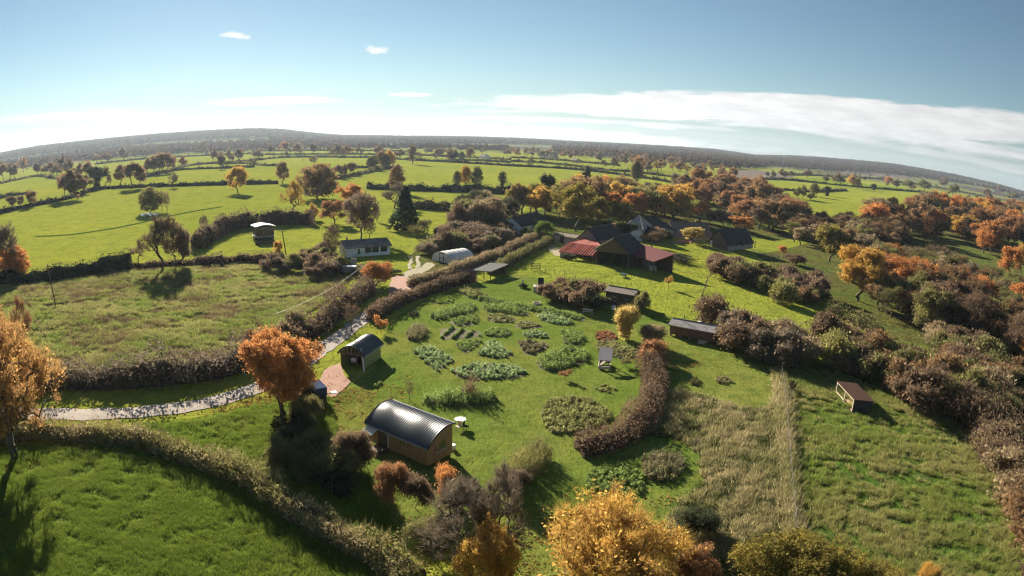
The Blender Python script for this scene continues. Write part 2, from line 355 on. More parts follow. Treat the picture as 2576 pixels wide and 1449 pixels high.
def skeleton(H, W, hb, npts, shape, lobes=11, lean=.0):
    nodes = [np.array([0., 0, 0])]; par = [-1]; k = 5
    for i in range(1, k+1):
        nodes.append(np.array([rng.normal(0, .012)*H*i/k+lean*H*i/k*hb, rng.normal(0, .012)*H*i/k, hb*H*i/k])); par.append(i-1)
    top = nodes[-1]; cz = H*(1+hb)/2; rz = H*(1-hb)/2; pts = []
    if shape in ('oak', 'spread', 'round'):
        C = []
        for i in range(lobes):
            d = unit(1)[0]; 
            if d[2] < -.85: d[2] *= -.6
            f = rng.uniform(.35, .86); C.append((np.array([d[0]*W/2*f, d[1]*W/2*f, cz+d[2]*rz*f]), rng.uniform(.20, .42)))
        if shape == 'round': C = [(np.array([0, 0, cz]), .95)]
        for c_, r_ in C:
            q = unit(npts//len(C)+1)*(rng.random((npts//len(C)+1, 1))**(1/2.2)); pts.append(c_+q*np.array([W/2*r_*1.15, W/2*r_*1.15, rz*r_*1.1 if shape != 'spread' else rz*.5]))
    elif shape == 'tall':
        q = unit(npts)*(rng.random((npts, 1))**(1/2.4)); q = q*np.array([W/2, W/2, rz]); q[:, 2] += cz; q[:, :2] *= (1.15-.45*(q[:, 2:3]-hb*H)/(H*(1-hb))); pts.append(q)
    elif shape == 'cone':
        z = rng.random(npts)**1.3; t = rng.uniform(0, 2*PI, npts); t = np.round(t/(PI/4))*(PI/4)+rng.normal(0, .25, npts)+z*9; rr = (1-z)**.85*(.35+.65*rng.random(npts))*W/2
        pts.append(np.column_stack([rr*np.cos(t), rr*np.sin(t), (hb+(1-hb)*z)*H]))
    elif shape == 'vase':
        z = rng.random(npts)**.7; t = rng.uniform(0, 2*PI, npts); rr = (.12+.88*z**.8)*np.sqrt(rng.random(npts))*W/2*(1-.35*(z > .85)); pts.append(np.column_stack([rr*np.cos(t), rr*np.sin(t), (hb+(1-hb)*z)*H*(.85+.15*rng.random(npts))]))
    P = np.vstack(pts); base = np.array([0, 0, hb*H*.8]); P = P[np.argsort(np.linalg.norm(P-base, axis=1))]
    if shape == 'cone':
        for i in range(1, 9): nodes.append(np.array([0, 0, H*(hb+(1-hb)*i/8)])); par.append(len(nodes)-2)
    N = np.zeros((len(nodes)+2*len(P), 3)); N[:len(nodes)] = nodes; cnt = len(nodes)
    for p in P:
        D = np.linalg.norm(N[2:cnt]-p, axis=1)+.35*np.maximum(0, N[2:cnt, 2]-p[2])+.10*np.linalg.norm(N[2:cnt]-top, axis=1)*0
        j = int(np.argmin(D))+2; mid = (N[j]+p)/2+rng.normal(0, .06, 3)*np.linalg.norm(p-N[j])+np.array([0, 0, .05*np.linalg.norm(p-N[j])])
        N[cnt] = mid; par.append(j); N[cnt+1] = p; par.append(cnt); cnt += 2
    N = N[:cnt]; par = np.array(par); w_ = np.zeros(cnt); ch = np.zeros(cnt, int)
    for i in range(cnt-1, 0, -1):
        if ch[i] == 0: w_[i] = 1
        w_[par[i]] += w_[i]; ch[par[i]] += 1
    return N, par, w_, ch
def tree_proto(kind, H, W, hb, npts, shape, leaves, ls, twigs, tl, tw=.035, trunk=.32, spread=.55, minr=.02, seg=5, lobes=11, ivy=0, cut=1):
    N, par, w_, ch = skeleton(H, W, hb, npts, shape, lobes); r = trunk*(w_/w_[0])**.47; r = np.maximum(r, minr)
    i = np.arange(1, len(N)); i = i[(w_[i] >= cut)]; rp = np.minimum(r[par[i]], r[i]*1.35); rp[par[i] == 0] = r[0]*1.4
    V, F = tubes(N[par[i]], N[i], rp, r[i], seg); tm = mesh_np(kind+'_trunk', V, F, BARK, smooth=True)
    tips = N[w_ <= 3]; tips = tips[tips[:, 2] > hb*H*.7]; Vs, Fs, v = [], [], []; o = 0
    if leaves:
        P = tips[rng.integers(0, len(tips), leaves)]+rng.normal(0, 1, (leaves, 3))*spread*np.array([1, 1, .75]); P[:, 2] = np.maximum(P[:, 2], .1)
        a, b = quads(P, ls); Vs.append(a); Fs.append(b); o = len(a); c = np.clip(rng.beta(2, 2, leaves), 0, 1); v.append(c)
    if ivy:
        z = rng.random(ivy)*H*.8; P = np.column_stack([rng.normal(0, .5, ivy)*(1-.3*z/H), rng.normal(0, .5, ivy)*(1-.3*z/H), z]); a, b = quads(P, ls*.9); Vs.append(a); Fs.append(b+o); o += len(a); v.append(rng.random(ivy)*.3)
    if twigs:
        k = rng.integers(0, len(tips), twigs); P = tips[k]+rng.normal(0, .12, (twigs, 3)); D = (P-np.array([0, 0, hb*H*.8])); D = D/np.maximum(np.linalg.norm(D, axis=1), 1e-3)[:, None]+unit(twigs)*.85+np.array([0, 0, .35])
        a, b = slivers(P, D, tl, tw); Vs.append(a); Fs.append(b+o); v.append(rng.random(twigs)*.6+.2)
    cm = mesh_np(kind+'_crown', np.vstack(Vs), Fs, LEAF if leaves > twigs*.35 else TWIG, v=np.concatenate(v))
    return dict(t=tm, c=cm, H=H, W=W, n=kind)
PR = {}
def protos():
    P = PR
    P['oak_near'] = [tree_proto('oak_tree', 12, 12, .07, 950, 'oak', 52000, .165, 7000, .8, spread=.36, lobes=30), tree_proto('oak_tree', 12, 12, .1, 850, 'oak', 42000, .17, 9000, .8, spread=.36, lobes=26)]
    P['gold_near'] = [tree_proto('maple_tree', 11, 13, .1, 850, 'oak', 32000, .165, 16000, .9, tw=.025, spread=.4, lobes=24)]
    P['sparse_near'] = [tree_proto('maple_tree', 12, 13, .10, 900, 'oak', 17000, .16, 15000, .95, tw=.028, spread=.34, lobes=26, trunk=.4)]
    P['oak'] = [tree_proto('oak_tree', 14, 13, .10+.03*i, 420, 'oak', 9500, .36, 2600, 1.1, .045, spread=.5, lobes=16+i*3) for i in range(4)]
    P['thin'] = [tree_proto('oak_tree', 14, 12, .12, 420, 'oak', 5200, .33, 6500, 1.2, .045, spread=.5, lobes=14+i*2) for i in range(3)]
    P['tall'] = [tree_proto('ash_tree', 16, 8, .14, 300, 'tall', 5000, .36, 2200, 1.1, .045, spread=.5) for i in range(2)]
    P['bare'] = [tree_proto('bare_tree', 14, 11, .18, 420, 'oak', 500, .35, 7000, 1.3, .045, lobes=12+i*2, minr=.028) for i in range(3)]
    P['bare_spread'] = [tree_proto('bare_tree', 7, 11, .25, 300, 'spread', 200, .3, 4500, 1.0, .04, lobes=12, minr=.03)]
    P['bare_tall'] = [tree_proto('bare_tree', 14, 6.5, .2, 260, 'tall', 500, .35, 4200, 1.1, .04, trunk=.2, minr=.025) for i in range(2)]
    P['sapling'] = [tree_proto('young_tree', 4, 2.6, .3, 90, 'oak', 700, .18, 500, .5, .02, trunk=.06, spread=.25, lobes=5, minr=.012)]
    P['bare_sapling'] = [tree_proto('young_tree', 4, 2.6, .3, 110, 'vase', 60, .12, 700, .5, .018, trunk=.06, spread=.25, minr=.012)]
    P['ivy'] = [tree_proto('ivy_clad_tree', 14, 6, .25, 150, 'tall', 900, .45, 1500, 1.1, .05, trunk=.4, ivy=2600), tree_proto('ivy_clad_tree', 13, 7, .15, 200, 'oak', 3800, .5, 500, 1., .05, trunk=.4, ivy=2000, lobes=7)]
    P['cedar'] = [tree_proto('cedar_tree', 18, 13, .06, 420, 'cone', 11000, .42, 2000, .9, .06, spread=.42, trunk=.4)]
    P['domed'] = [tree_proto('beech_tree', 14, 14, .25, 420, 'round', 7000, .34, 9000, 1.1, .05, spread=.6, trunk=.35), tree_proto('beech_tree', 14, 14, .04, 420, 'round', 14000, .38, 3000, 1., .05, spread=.6)]
    P['far'] = [tree_proto('hedgerow_oak', 14, 12.5, .12, 110, 'oak', 1500, .75, 420, 2.2, .16, spread=.75, seg=4, minr=.07, cut=2, lobes=7+i) for i in range(5)]
    P['far_bare'] = [tree_proto('hedgerow_oak', 14, 11, .16, 140, 'oak', 260, .7, 1500, 2.0, .13, spread=.75, seg=4, minr=.07, cut=2, lobes=8+i) for i in range(3)]
    P['far_tall'] = [tree_proto('hedgerow_ash', 15, 7, .14, 90, 'tall', 900, .75, 380, 2., .14, spread=.6, seg=4, minr=.07, cut=2) for i in range(3)]
    P['bush'] = [tree_proto('bush', 3, 4.4, .02, 240, 'oak', 3000, .19, 5200, .55, .024, trunk=.05, spread=.34, lobes=9+i, minr=.012) for i in range(3)]
    P['bush_near'] = [tree_proto('bush', 3.4, 4.4, .02, 420, 'oak', 7000, .11, 15000, .5, .014, trunk=.05, spread=.3, lobes=10+i*2, minr=.01) for i in range(2)]
    P['dome_bush'] = [tree_proto('bush', 3.2, 4, .02, 260, 'round', 3200, .2, 2600, .5, .025, trunk=.05, spread=.3, minr=.012)]
    P['willow'] = [tree_proto('willow_shrub', 5, 4.6, .06, 260, 'vase', 5200, .2, 3600, 1.1, .022, trunk=.09, spread=.3, minr=.014) for i in range(2)]
protos()
HUE = dict(russet=((.41, .215, .10), (.26, .14, .07)), orange=((.62, .28, .095), (.40, .19, .075)), gold=((.58, .36, .085), (.38, .23, .07)), goldgreen=((.36, .28, .065), (.19, .165, .05)),
           brown=((.24, .16, .10), (.15, .105, .072)), tan=((.38, .29, .17), (.25, .19, .115)), purple=((.215, .150, .105), (.14, .10, .07)), grey=((.235, .185, .13), (.15, .12, .088)),
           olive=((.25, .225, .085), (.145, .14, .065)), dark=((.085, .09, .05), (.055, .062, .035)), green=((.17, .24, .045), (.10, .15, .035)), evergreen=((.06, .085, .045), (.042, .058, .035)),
           yellow=((.62, .47, .16), (.44, .33, .12)), maple=((.52, .31, .10), (.34, .185, .08)), brownoak=((.33, .205, .105), (.20, .135, .075)), mossy=((.30, .28, .09), (.18, .16, .075)), straw=((.55, .42, .22), (.36, .26, .13)))
NT_ = [0]
TONE = dict(maple='amber', russet='rust-red', orange='orange', gold='golden', goldgreen='green-gold', brown='brown', tan='pale tan', purple='purple-brown', grey='grey leafless', olive='olive', dark='near-black', green='green', evergreen='dark evergreen', yellow='yellow', brownoak='coppery brown', mossy='mossy green', straw='straw')
def own_label(hue, what, where, t, u, kind, h=None, hm=None):
    """look first, then where in its wood"""
    size = '' if h is None else ('tall ' if h > hm*1.12 else 'low ' if h < hm*.88 else '')
    tone = TONE[hue]; tone = tone+' twiggy' if kind in ('bare', 'thin', 'bare_tall') and 'leafless' not in tone else tone
    side = ['left end', 'left part', 'middle', 'right part', 'right end'][min(4, int(t*5))]; row = ['back', 'middle', 'front'][min(2, int(u*3))]
    return f'{size}{tone} {what}, {row} row, {side} of {where}'
def place(kind, g, h, wd, hue, label=None, cat='tree', group=None, rot=None, vi=None, jit=.10, name=None):
    """one plant: an Empty at the foot with trunk and crown under it"""
    L = PR[kind]; p = L[vi if vi is not None else random.randrange(len(L))]; a, b = HUE[hue] if isinstance(hue, str) else hue
    j = 1+random.uniform(-jit, jit); a = tuple(min(1, c*j) for c in a); b = tuple(min(1, c*j) for c in b)
    e = thing(name or p['n'], (g.x, g.y, g.z-.05), label or '', cat, random.uniform(0, 2*PI) if rot is None else rot, group, (wd/p['W'], wd/p['W'], h/p['H'])); NT_[0] += 1
    link('trunk' if cat == 'tree' else 'branches', p['t'], e); link('crown' if cat == 'tree' else 'foliage', p['c'], e, col=a, col2=b)
    return e
def tree(kind, bx, by, ty, wpx, hue, label, cat='tree', group=None, **k):
    g = G(bx, by); h = max(.8, HT(g, bx, ty)); return place(kind, g, h, max(.8, WD(g, wpx)), hue, label, cat, group, **k)
def hedge(name, px, width, height, hue, label, dens=60, ls=.22, tw=1., group=None, wp=None, var=.25, core=True, lfs=1.0, cat='hedge', clip=False):
    """a hedgerow along a ground line: a darkened solid core inside, leaves and twigs outside"""
    L = smooth_line(wp or gpoly(px), .8 if dens > 8 else 4.); seg = np.linalg.norm(np.diff(L, axis=0), axis=1); s = np.concatenate([[0], np.cumsum(seg)]); tot = s[-1]
    d = np.gradient(L, axis=0); d /= np.maximum(np.linalg.norm(d, axis=1), 1e-6)[:, None]; nr = np.stack([-d[:, 1], d[:, 0]], 1)
    ph = rng.uniform(0, 6, 4)
    def hh(t): return height*(1+var*(.5*np.sin(t/2.3+ph[0])+.45*np.sin(t/5.1+ph[1])+.35*np.sin(t/.9+ph[2])+.35*np.sin(t/13+ph[3])+.3*np.sin(t/29+ph[1])))
    cx, cy = L.mean(0); o3 = np.array([cx, cy, float(T(cx, cy))])
    e = thing(name, tuple(o3), label, cat, group=group)
    n = int(tot*dens*1.5); t = rng.uniform(0, tot, n); x = np.interp(t, s, L[:, 0]); y = np.interp(t, s, L[:, 1]); nx = np.interp(t, s, nr[:, 0]); ny = np.interp(t, s, nr[:, 1])
    a = rng.uniform(0, PI, n); lump = 1+var*(1.1 if dens > 100 else .45)*(.5*np.sin(t*1.7/height+2.3*a+ph[1])+.35*np.sin(t*3.7/height-3.1*a+ph[3])+.3*np.sin(t*7.1/height+ph[0]+5*a)); H_ = hh(t)*lump; wv = width*(1+.5*var*np.sin(t/3.3+ph[2]))*lump; rad = 1.04-.5*rng.random(n)**2.2*(1.5 if not clip else 1)
    p = 3.2 if clip else 2.2; ca, sa = np.cos(a), np.sin(a); off = np.sign(ca)*np.abs(ca)**(2/p)*wv/2*rad; z = np.abs(sa)**(2/p)*H_*rad
    low = rng.random(n) < .22; z = np.where(low, rng.random(n)*H_*.7, z)
    px_, py_ = x+nx*off, y+ny*off; P = np.column_stack([px_, py_, T(px_, py_)+np.maximum(z, .05)])-o3
    k = rng.random(n) < .55*lfs; V1, F1 = quads(P[k], ls*1.1); q = P[~k]; D = np.column_stack([nx[~k]*off[~k], ny[~k]*off[~k], z[~k]*.8+.3])/height+unit(len(q))*.6
    V2, F2 = slivers(q, D, max(.55, ls*2.6)*tw, ls*.17); m = mesh_np(name, np.vstack([V1, V2]), [F1, F2+len(V1)], HEDG, v=np.concatenate([rng.beta(2, 2, len(F1)), rng.random(len(F2))*.8]))
    c1, c2 = HUE[hue] if isinstance(hue, str) else hue
    link('foliage', m, e, col=c1, col2=c2)
    if core:  # solid shell added to block light through the hedge, darker than the foliage
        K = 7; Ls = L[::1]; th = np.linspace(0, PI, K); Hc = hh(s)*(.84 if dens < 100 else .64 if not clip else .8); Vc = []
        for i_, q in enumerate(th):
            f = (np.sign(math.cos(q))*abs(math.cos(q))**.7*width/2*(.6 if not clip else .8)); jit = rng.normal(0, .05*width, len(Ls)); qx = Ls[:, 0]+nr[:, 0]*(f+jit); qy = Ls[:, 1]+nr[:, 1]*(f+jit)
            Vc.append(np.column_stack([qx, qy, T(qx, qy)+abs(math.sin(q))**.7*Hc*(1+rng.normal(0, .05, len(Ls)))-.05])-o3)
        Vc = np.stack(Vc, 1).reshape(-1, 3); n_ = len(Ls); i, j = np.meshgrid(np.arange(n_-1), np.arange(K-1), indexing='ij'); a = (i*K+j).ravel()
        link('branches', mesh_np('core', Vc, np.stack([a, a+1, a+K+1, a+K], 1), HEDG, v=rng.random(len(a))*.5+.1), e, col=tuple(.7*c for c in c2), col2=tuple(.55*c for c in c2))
    return e
# ------------------------------------------------------------------ grass and low growth scattered with geometry nodes (nobody could count it)
def tuft_mesh(name, n, h, spread, w_, lean, m):
    P = np.column_stack([rng.normal(0, spread, (n, 2)), np.zeros(n)]); D = np.column_stack([rng.normal(0, lean, (n, 2)), np.ones(n)])
    V, F = slivers(P, D, h, w_); return mesh_np(name, V, F, m, v=rng.random(n))
def scatter(name, pts, protos_, smin, smax, kind='stuff', label=None, tilt=.25, cat=None, zs=None):
    """instances of a few small meshes over points, all in one object"""
    P = np.column_stack([pts[:, 0], pts[:, 1], T(pts[:, 0], pts[:, 1]) if pts.shape[1] == 2 else pts[:, 2]]).astype(np.float32)
    me = bpy.data.meshes.new(name); me.vertices.add(len(P)); me.vertices.foreach_set('co', P.ravel())
    sc = rng.uniform(smin, smax, len(P)).astype(np.float32); ro = np.column_stack([rng.normal(0, tilt, (len(P), 2)), rng.uniform(0, 2*PI, len(P))]).astype(np.float32)
    a = me.attributes.new('sc', 'FLOAT', 'POINT'); a.data.foreach_set('value', sc); a = me.attributes.new('ro', 'FLOAT_VECTOR', 'POINT'); a.data.foreach_set('vector', ro.ravel())
    o = link(name, me, kind=kind, label=label, cat=cat); ng = bpy.data.node_groups.new(name, 'GeometryNodeTree')
    ng.interface.new_socket('Geometry', in_out='INPUT', socket_type='NodeSocketGeometry'); ng.interface.new_socket('Geometry', in_out='OUTPUT', socket_type='NodeSocketGeometry')
    gi = ng.nodes.new('NodeGroupInput'); go = ng.nodes.new('NodeGroupOutput'); j2 = ng.nodes.new('GeometryNodeGeometryToInstance')
    for q in protos_:
        po = bpy.data.objects.new('seed', q); inf = ng.nodes.new('GeometryNodeObjectInfo'); inf.inputs['Object'].default_value = po; inf.inputs['As Instance'].default_value = True
        ng.links.new(inf.outputs['Geometry'], j2.inputs[0])
    ip = ng.nodes.new('GeometryNodeInstanceOnPoints'); ip.inputs['Pick Instance'].default_value = True
    ri = ng.nodes.new('FunctionNodeRandomValue'); ri.data_type = 'INT'; ri.inputs['Min'].default_value = 0; ri.inputs['Max'].default_value = max(0, len(protos_)-1)
    na = ng.nodes.new('GeometryNodeInputNamedAttribute'); na.inputs[0].default_value = 'sc'; nb = ng.nodes.new('GeometryNodeInputNamedAttribute'); nb.data_type = 'FLOAT_VECTOR'; nb.inputs[0].default_value = 'ro'
    ng.links.new(gi.outputs[0], ip.inputs['Points']); ng.links.new(j2.outputs[0], ip.inputs['Instance']); ng.links.new([x for x in ri.outputs if x.enabled][0], ip.inputs['Instance Index'])
    ng.links.new([x for x in na.outputs if x.enabled and x.name == 'Attribute'][0], ip.inputs['Scale']); ng.links.new([x for x in nb.outputs if x.enabled and x.name == 'Attribute'][0], ip.inputs['Rotation'])
    ng.links.new(ip.outputs[0], go.inputs[0]); md = o.modifiers.new('scatter', 'NODES'); md.node_group = ng
    return o
def blade_mat(name, a, b, trans=.45):
    def f(t):
        v = t.n('ShaderNodeAttribute', attribute_type='GEOMETRY', attribute_name='v').outputs['Fac']; r = t.n('ShaderNodeObjectInfo').outputs['Random']
        n = t.noise(wpos(t), .12, 3); k = t.math('ADD', t.math('MULTIPLY', r, .5), t.math('MULTIPLY', t.ramp(n, .35, .65), .5))
        c = t.mix(k, a, b); s = t.n('ShaderNodeVectorMath', operation='SCALE'); t.l(c, s.inputs[0]); t.l(t.ramp(v, 0, 1, .65, 1.3), s.inputs['Scale'])
        d = t.n('ShaderNodeBsdfDiffuse'); t.l(s.outputs[0], d.inputs[0]); tr = t.n('ShaderNodeBsdfTranslucent'); t.l(s.outputs[0], tr.inputs[0])
        m = t.n('ShaderNodeMixShader'); m.inputs[0].default_value = trans; t.l(d.outputs[0], m.inputs[1]); t.l(tr.outputs[0], m.inputs[2]); out(t, m.outputs[0])
    return mat(name, f)
# ------------------------------------------------------------------ ground
GR = grass('pasture', (.285, .295, .042), (.235, .265, .038), (.13, .16, .026), None, .012, .16, 1.1, .30, far=True)
def ground():
    rad = [0.]; r = 4.
    while r < 6300: rad.append(r); r *= 1.045
    rad = np.array(rad); az = np.radians(np.concatenate([np.arange(-70, 70, .5), np.arange(70, 290, 4)])); na = len(az); nr = len(rad)
    A, Rr = np.meshgrid(az, rad); x = Rr*np.sin(A); y = Rr*np.cos(A); z = T(x, y)
    V = np.column_stack([x.ravel(), y.ravel(), z.ravel()]); i, j = np.meshgrid(np.arange(nr-1), np.arange(na), indexing='ij'); i, j = i.ravel(), j.ravel(); k = (j+1) % na
    F = np.stack([i*na+j, i*na+k, (i+1)*na+k, (i+1)*na+j], 1)
    link('ground', mesh_np('ground', V, F[:, ::-1].copy(), GR, smooth=True), kind='structure')
ground()
def _hz(t):
    v = t.n('ShaderNodeVolumePrincipled'); v.inputs['Color'].default_value = (.70, .84, 1., 1); v.inputs['Density'].default_value = 6.5e-5; v.inputs['Anisotropy'].default_value = .3
    o = t.n('ShaderNodeOutputMaterial'); t.l(v.outputs[0], o.inputs['Volume'])
MB().box(-7000, 7000, -7000, 7000, -9, 215).put('haze', mat('haze', _hz), kind='stuff')
LAWN = grass('mown_lawn', (.125, .180, .030), (.195, .205, .045), (.065, .10, .018), None, .05, .45, 2.8, .09)
MEAD = grass('near_meadow', (.105, .155, .026), (.145, .175, .034), (.035, .062, .014), None, .03, .5, 1.5, .42)
ROUGH = grass('rough_meadow', (.15, .165, .035), (.165, .15, .05), (.05, .055, .02), (.20, .15, .08), .035, .22, 1.1, .5, (.46, .58))
TAN = grass('tall_dry_grass', (.07, .10, .028), (.11, .115, .04), (.028, .036, .014), (.30, .24, .13), .05, .35, 1.3, .5, (.5, .66))
EAST = grass('east_pasture', (.08, .135, .022), (.12, .155, .03), (.032, .06, .014), (.22, .19, .09), .04, .25, 1.5, .38, (.52, .68))
def dirtm(name, a, b, c_, s=.8):
    def f(t):
        p = wpos(t); n1 = t.noise(p, s, 6, .65); n2 = t.noise(p, s*7, 4, .7); c = t.mix(t.ramp(n1, .35, .65), a, b); c = t.mix(t.math('MULTIPLY', t.ramp(n2, .45, .7), .6), c, c_)
        out(t, bsdf(t, c, .9, n2, .03, .6, 0, .15))
    return mat(name, f)
LANE = dirtm('lane_gravel', (.42, .35, .295), (.34, .28, .23), (.22, .19, .145)); REDD = dirtm('red_gravel', (.40, .22, .155), (.34, .18, .125), (.25, .145, .10)); SOIL = dirtm('garden_soil', (.10, .085, .04), (.13, .10, .055), (.06, .07, .022), 1.5)
PALE = dirtm('pale_track', (.33, .27, .17), (.26, .23, .12), (.19, .17, .09)); PLOUGH = dirtm('ploughed_earth', (.13, .085, .062), (.105, .07, .052), (.08, .055, .04), .05)
WOODF = grass('woodland_floor_mat', (.11, .145, .03), (.14, .125, .04), (.045, .042, .02), None, .05, .3, 1.5, .3)
sheet('near_meadow', [(-260,1100),(0,1140),(150,1108),(330,1120),(430,1150),(560,1195),(650,1235),(740,1310),(830,1360),(960,1430),(1060,1490),(1100,1700),(300,1900),(-500,1600)], .03, MEAD, 3.)
sheet('garden_lawn', [(830,985),(940,930),(960,850),(1010,790),(1090,750),(1200,715),(1300,690),(1420,720),(1560,760),(1700,800),(1850,880),(1970,920),(1955,1018),(1850,1030),(1700,990),(1680,1095),(1760,1140),(1775,1215),(1690,1290),(1600,1400),(1350,1450),(1150,1400),(960,1300),(880,1160)], .03, LAWN, 3.)
sheet('roadside_verge', [(330,1066),(500,1050),(620,1020),(700,985),(840,960),(900,1040),(930,1200),(1000,1350),(1060,1440),(980,1420),(850,1340),(740,1270),(650,1200),(560,1160),(430,1115),(330,1092)], .02, grass('verge_grass', (.115, .175, .016), (.14, .19, .022), (.05, .09, .012), None, .05, .4, 1.8, .25), 3.)
sheet('rough_meadow', [(-80,740),(0,722),(150,700),(340,675),(500,665),(640,662),(760,685),(870,690),(880,715),(850,745),(760,800),(720,835),(610,900),(600,930),(400,930),(190,950),(60,990),(-120,1000)], .03, ROUGH, 4.)
sheet('dry_grass_field', [(1645,1000),(1715,985),(1770,1000),(1850,1025),(1900,1032),(1958,1018),(1972,1100),(1985,1200),(2000,1370),(1990,1450),(1700,1450),(1690,1290),(1775,1210),(1762,1140),(1700,1098),(1625,1095)], .06, TAN, 3.)
sheet('east_pasture', [(1966,925),(2030,915),(2100,925),(2250,985),(2400,1050),(2470,1120),(2560,1230),(2700,1400),(2700,1700),(2000,1650),(2002,1360),(1985,1180)], .03, EAST, 4.)
strip('lane', [(-60,1035),(120,1042),(240,1042),(360,1036),(480,1022),(570,1002),(650,975),(740,930),(800,885),(850,850),(930,790),(1000,745),(1050,722),(1150,690),(1250,650),(1340,608),(1400,600)], [2.9,2.9,2.7,2.5,2.4,2.4,2.4], .05, LANE)
sheet('gravel_yard', [(815,935),(852,915),(866,940),(880,962),(862,984),(838,1000),(805,1006),(785,985)], .09, REDD, 2.)
sheet('driveway', [(985,700),(1005,692),(1024,703),(1045,722),(1030,738),(1000,750),(978,735)], .10, REDD, 2., wob=.15)
sheet('grass_track', [(1010,690),(1030,680),(1060,672),(1075,660),(1095,668),(1060,690),(1040,702),(1030,712),(1012,706)], .08, PALE, 2.)
strip('wheel_track', [(1032,678),(1030,668),(1035,658),(1030,645)], .8, .10, PALE); strip('wheel_track', [(1050,675),(1054,664),(1050,656),(1052,645)], .8, .10, PALE)
sheet('farm_path', [(1378,628),(1385,615),(1400,622),(1412,632),(1420,642),(1400,645)], .08, PALE, 2.); sheet('farm_yard', [(1680,609),(1720,604),(1760,606),(1730,612),(1700,613)], .08, REDD, 2.)
sheet('ploughed_field', [(1814,436),(1860,429),(1920,430),(1985,440),(1990,447),(1900,448),(1830,446)], .25, PLOUGH, 25.); sheet('ploughed_field', [(2050,422),(2140,417),(2260,437),(2300,452),(2230,446),(2100,434)], .25, PLOUGH, 25.)
strip('far_road', [(1868,462),(1900,450),(1930,442),(1960,440)], 9., .3, dirtm('far_tarmac', (.2, .2, .19), (.17, .17, .165), (.13, .13, .13)))
sheet('bright_field', [(2015,447),(2080,450),(2140,459),(2260,472),(2330,482),(2200,478),(2100,468),(2040,458)], .2, grass('bright_pasture', (.20, .24, .02), (.18, .23, .02), (.10, .15, .015), None, .01, .1, 1., .2), 20.)
strip('drainage_ditch', [(90,595),(180,590),(300,572),(400,550),(470,535),(560,520)], 2.2, .08, grass('ditch_grass', (.055, .105, .014), (.07, .12, .016), (.03, .06, .01), None, .05, .4, 1.5, .3))
# valley floor under the trees
sheet('woodland_floor', [(1900,640),(2080,600),(2300,560),(2576,530),(2750,560),(2800,900),(2650,1250),(2560,1180),(2480,1040),(2330,985),(2200,930),(2120,860),(2250,850),(2150,790),(2060,740)], .04, WOODF, 8.)
sheet('wooded_bank', [(1020,650),(1100,600),(1200,560),(1340,530),(1480,520),(1640,520),(1800,520),(1900,560),(1990,600),(1900,600),(1760,590),(1560,585),(1400,590),(1330,600),(1200,650),(1120,670),(1070,680)], .04, WOODF, 8.)
sheet('valley_clearing', [(2260,640),(2330,645),(2450,665),(2576,700),(2660,730),(2600,760),(2480,705),(2380,665)], .10, MEAD, 6.)
sheet('bank_pasture', [(2120,850),(2200,845),(2330,870),(2450,930),(2576,1020),(2640,1110),(2560,1090),(2440,1000),(2300,930),(2200,900)], .10, grass('bank_grass', (.13, .17, .025), (.16, .165, .04), (.06, .085, .02), (.22, .18, .08), .04, .3, 1.5, .35), 5.)
# ------------------------------------------------------------------ grass tufts (uncountable)
GM = blade_mat('meadow_blades', (.17, .25, .035), (.235, .29, .05)); LM = blade_mat('lawn_blades', (.105, .175, .016), (.15, .20, .02)); DM = blade_mat('dry_blades', (.24, .25, .08), (.52, .42, .24)); RM = blade_mat('rough_blades', (.20, .28, .045), (.38, .33, .14))
tg = [tuft_mesh('tuft', 44, .30, .13, .035, .55, GM) for _ in range(3)]
td = [tuft_mesh('tuft', 60, .48, .20, .05, .85, DM) for _ in range(3)]
tr_ = [tuft_mesh('tuft', 44, .45, .18, .05, .65, RM) for _ in range(3)]
tl = [tuft_mesh('tuft', 26, .10, .22, .03, .8, LM) for _ in range(2)]
def clump(P, sc, lo, n):
    """keep points where a random smooth field is high, so the growth comes in drifts"""
    f = 0
    for _ in range(30):
        a = rng.uniform(0, 2*PI); k = rng.uniform(.25, 1.5)**1.5*1.6/sc; f = f+np.sin((P[:, 0]*math.cos(a)+P[:, 1]*math.sin(a))*k+rng.uniform(0, 6))
    return P[f/3.9+rng.normal(0, .8, len(P)) > lo][:n]
MPOLY = gpoly([(-120,1120),(150,1125),(330,1150),(430,1165),(560,1210),(650,1250),(740,1320),(830,1370),(960,1445),(1020,1500),(300,1560),(-300,1500)])
scatter('meadow_grass', clump(samp(MPOLY, 60000), .8, -.3, 36000), tg, .5, 1.25)
DPOLY = gpoly([(1645,1000),(1715,985),(1770,1000),(1850,1025),(1900,1032),(1958,1018),(1972,1100),(1985,1200),(2000,1370),(1990,1440),(1720,1440),(1690,1290),(1775,1210),(1762,1140),(1700,1098),(1625,1095)])
scatter('dry_grass', clump(samp(DPOLY, 30000), .34, .75, 6800), td, .4, 1.3)
scatter('dry_field_weeds', clump(samp(DPOLY, 16000), .5, .5, 4200), [tuft_mesh('tuft', 40, .34, .24, .06, .9, blade_mat('weed_blades', (.05, .085, .022), (.12, .13, .045))) for _ in range(2)], .6, 1.4)
EPOLY = gpoly([(1972,940),(2030,925),(2100,935),(2250,990),(2400,1055),(2470,1125),(2560,1230),(2620,1400),(2600,1500),(2010,1500),(2002,1360),(1990,1180)])
scatter('pasture_tufts', clump(samp(EPOLY, 30000), .7, .45, 11000), tr_, .45, 1.1)
RPOLY = gpoly([(-60,745),(150,708),(340,680),(640,668),(760,690),(870,695),(850,740),(760,795),(720,830),(610,895),(400,920),(190,940),(0,960)])
scatter('rough_grass', clump(samp(RPOLY, 46000), 1.2, .15, 24000), tr_, .6, 1.35)
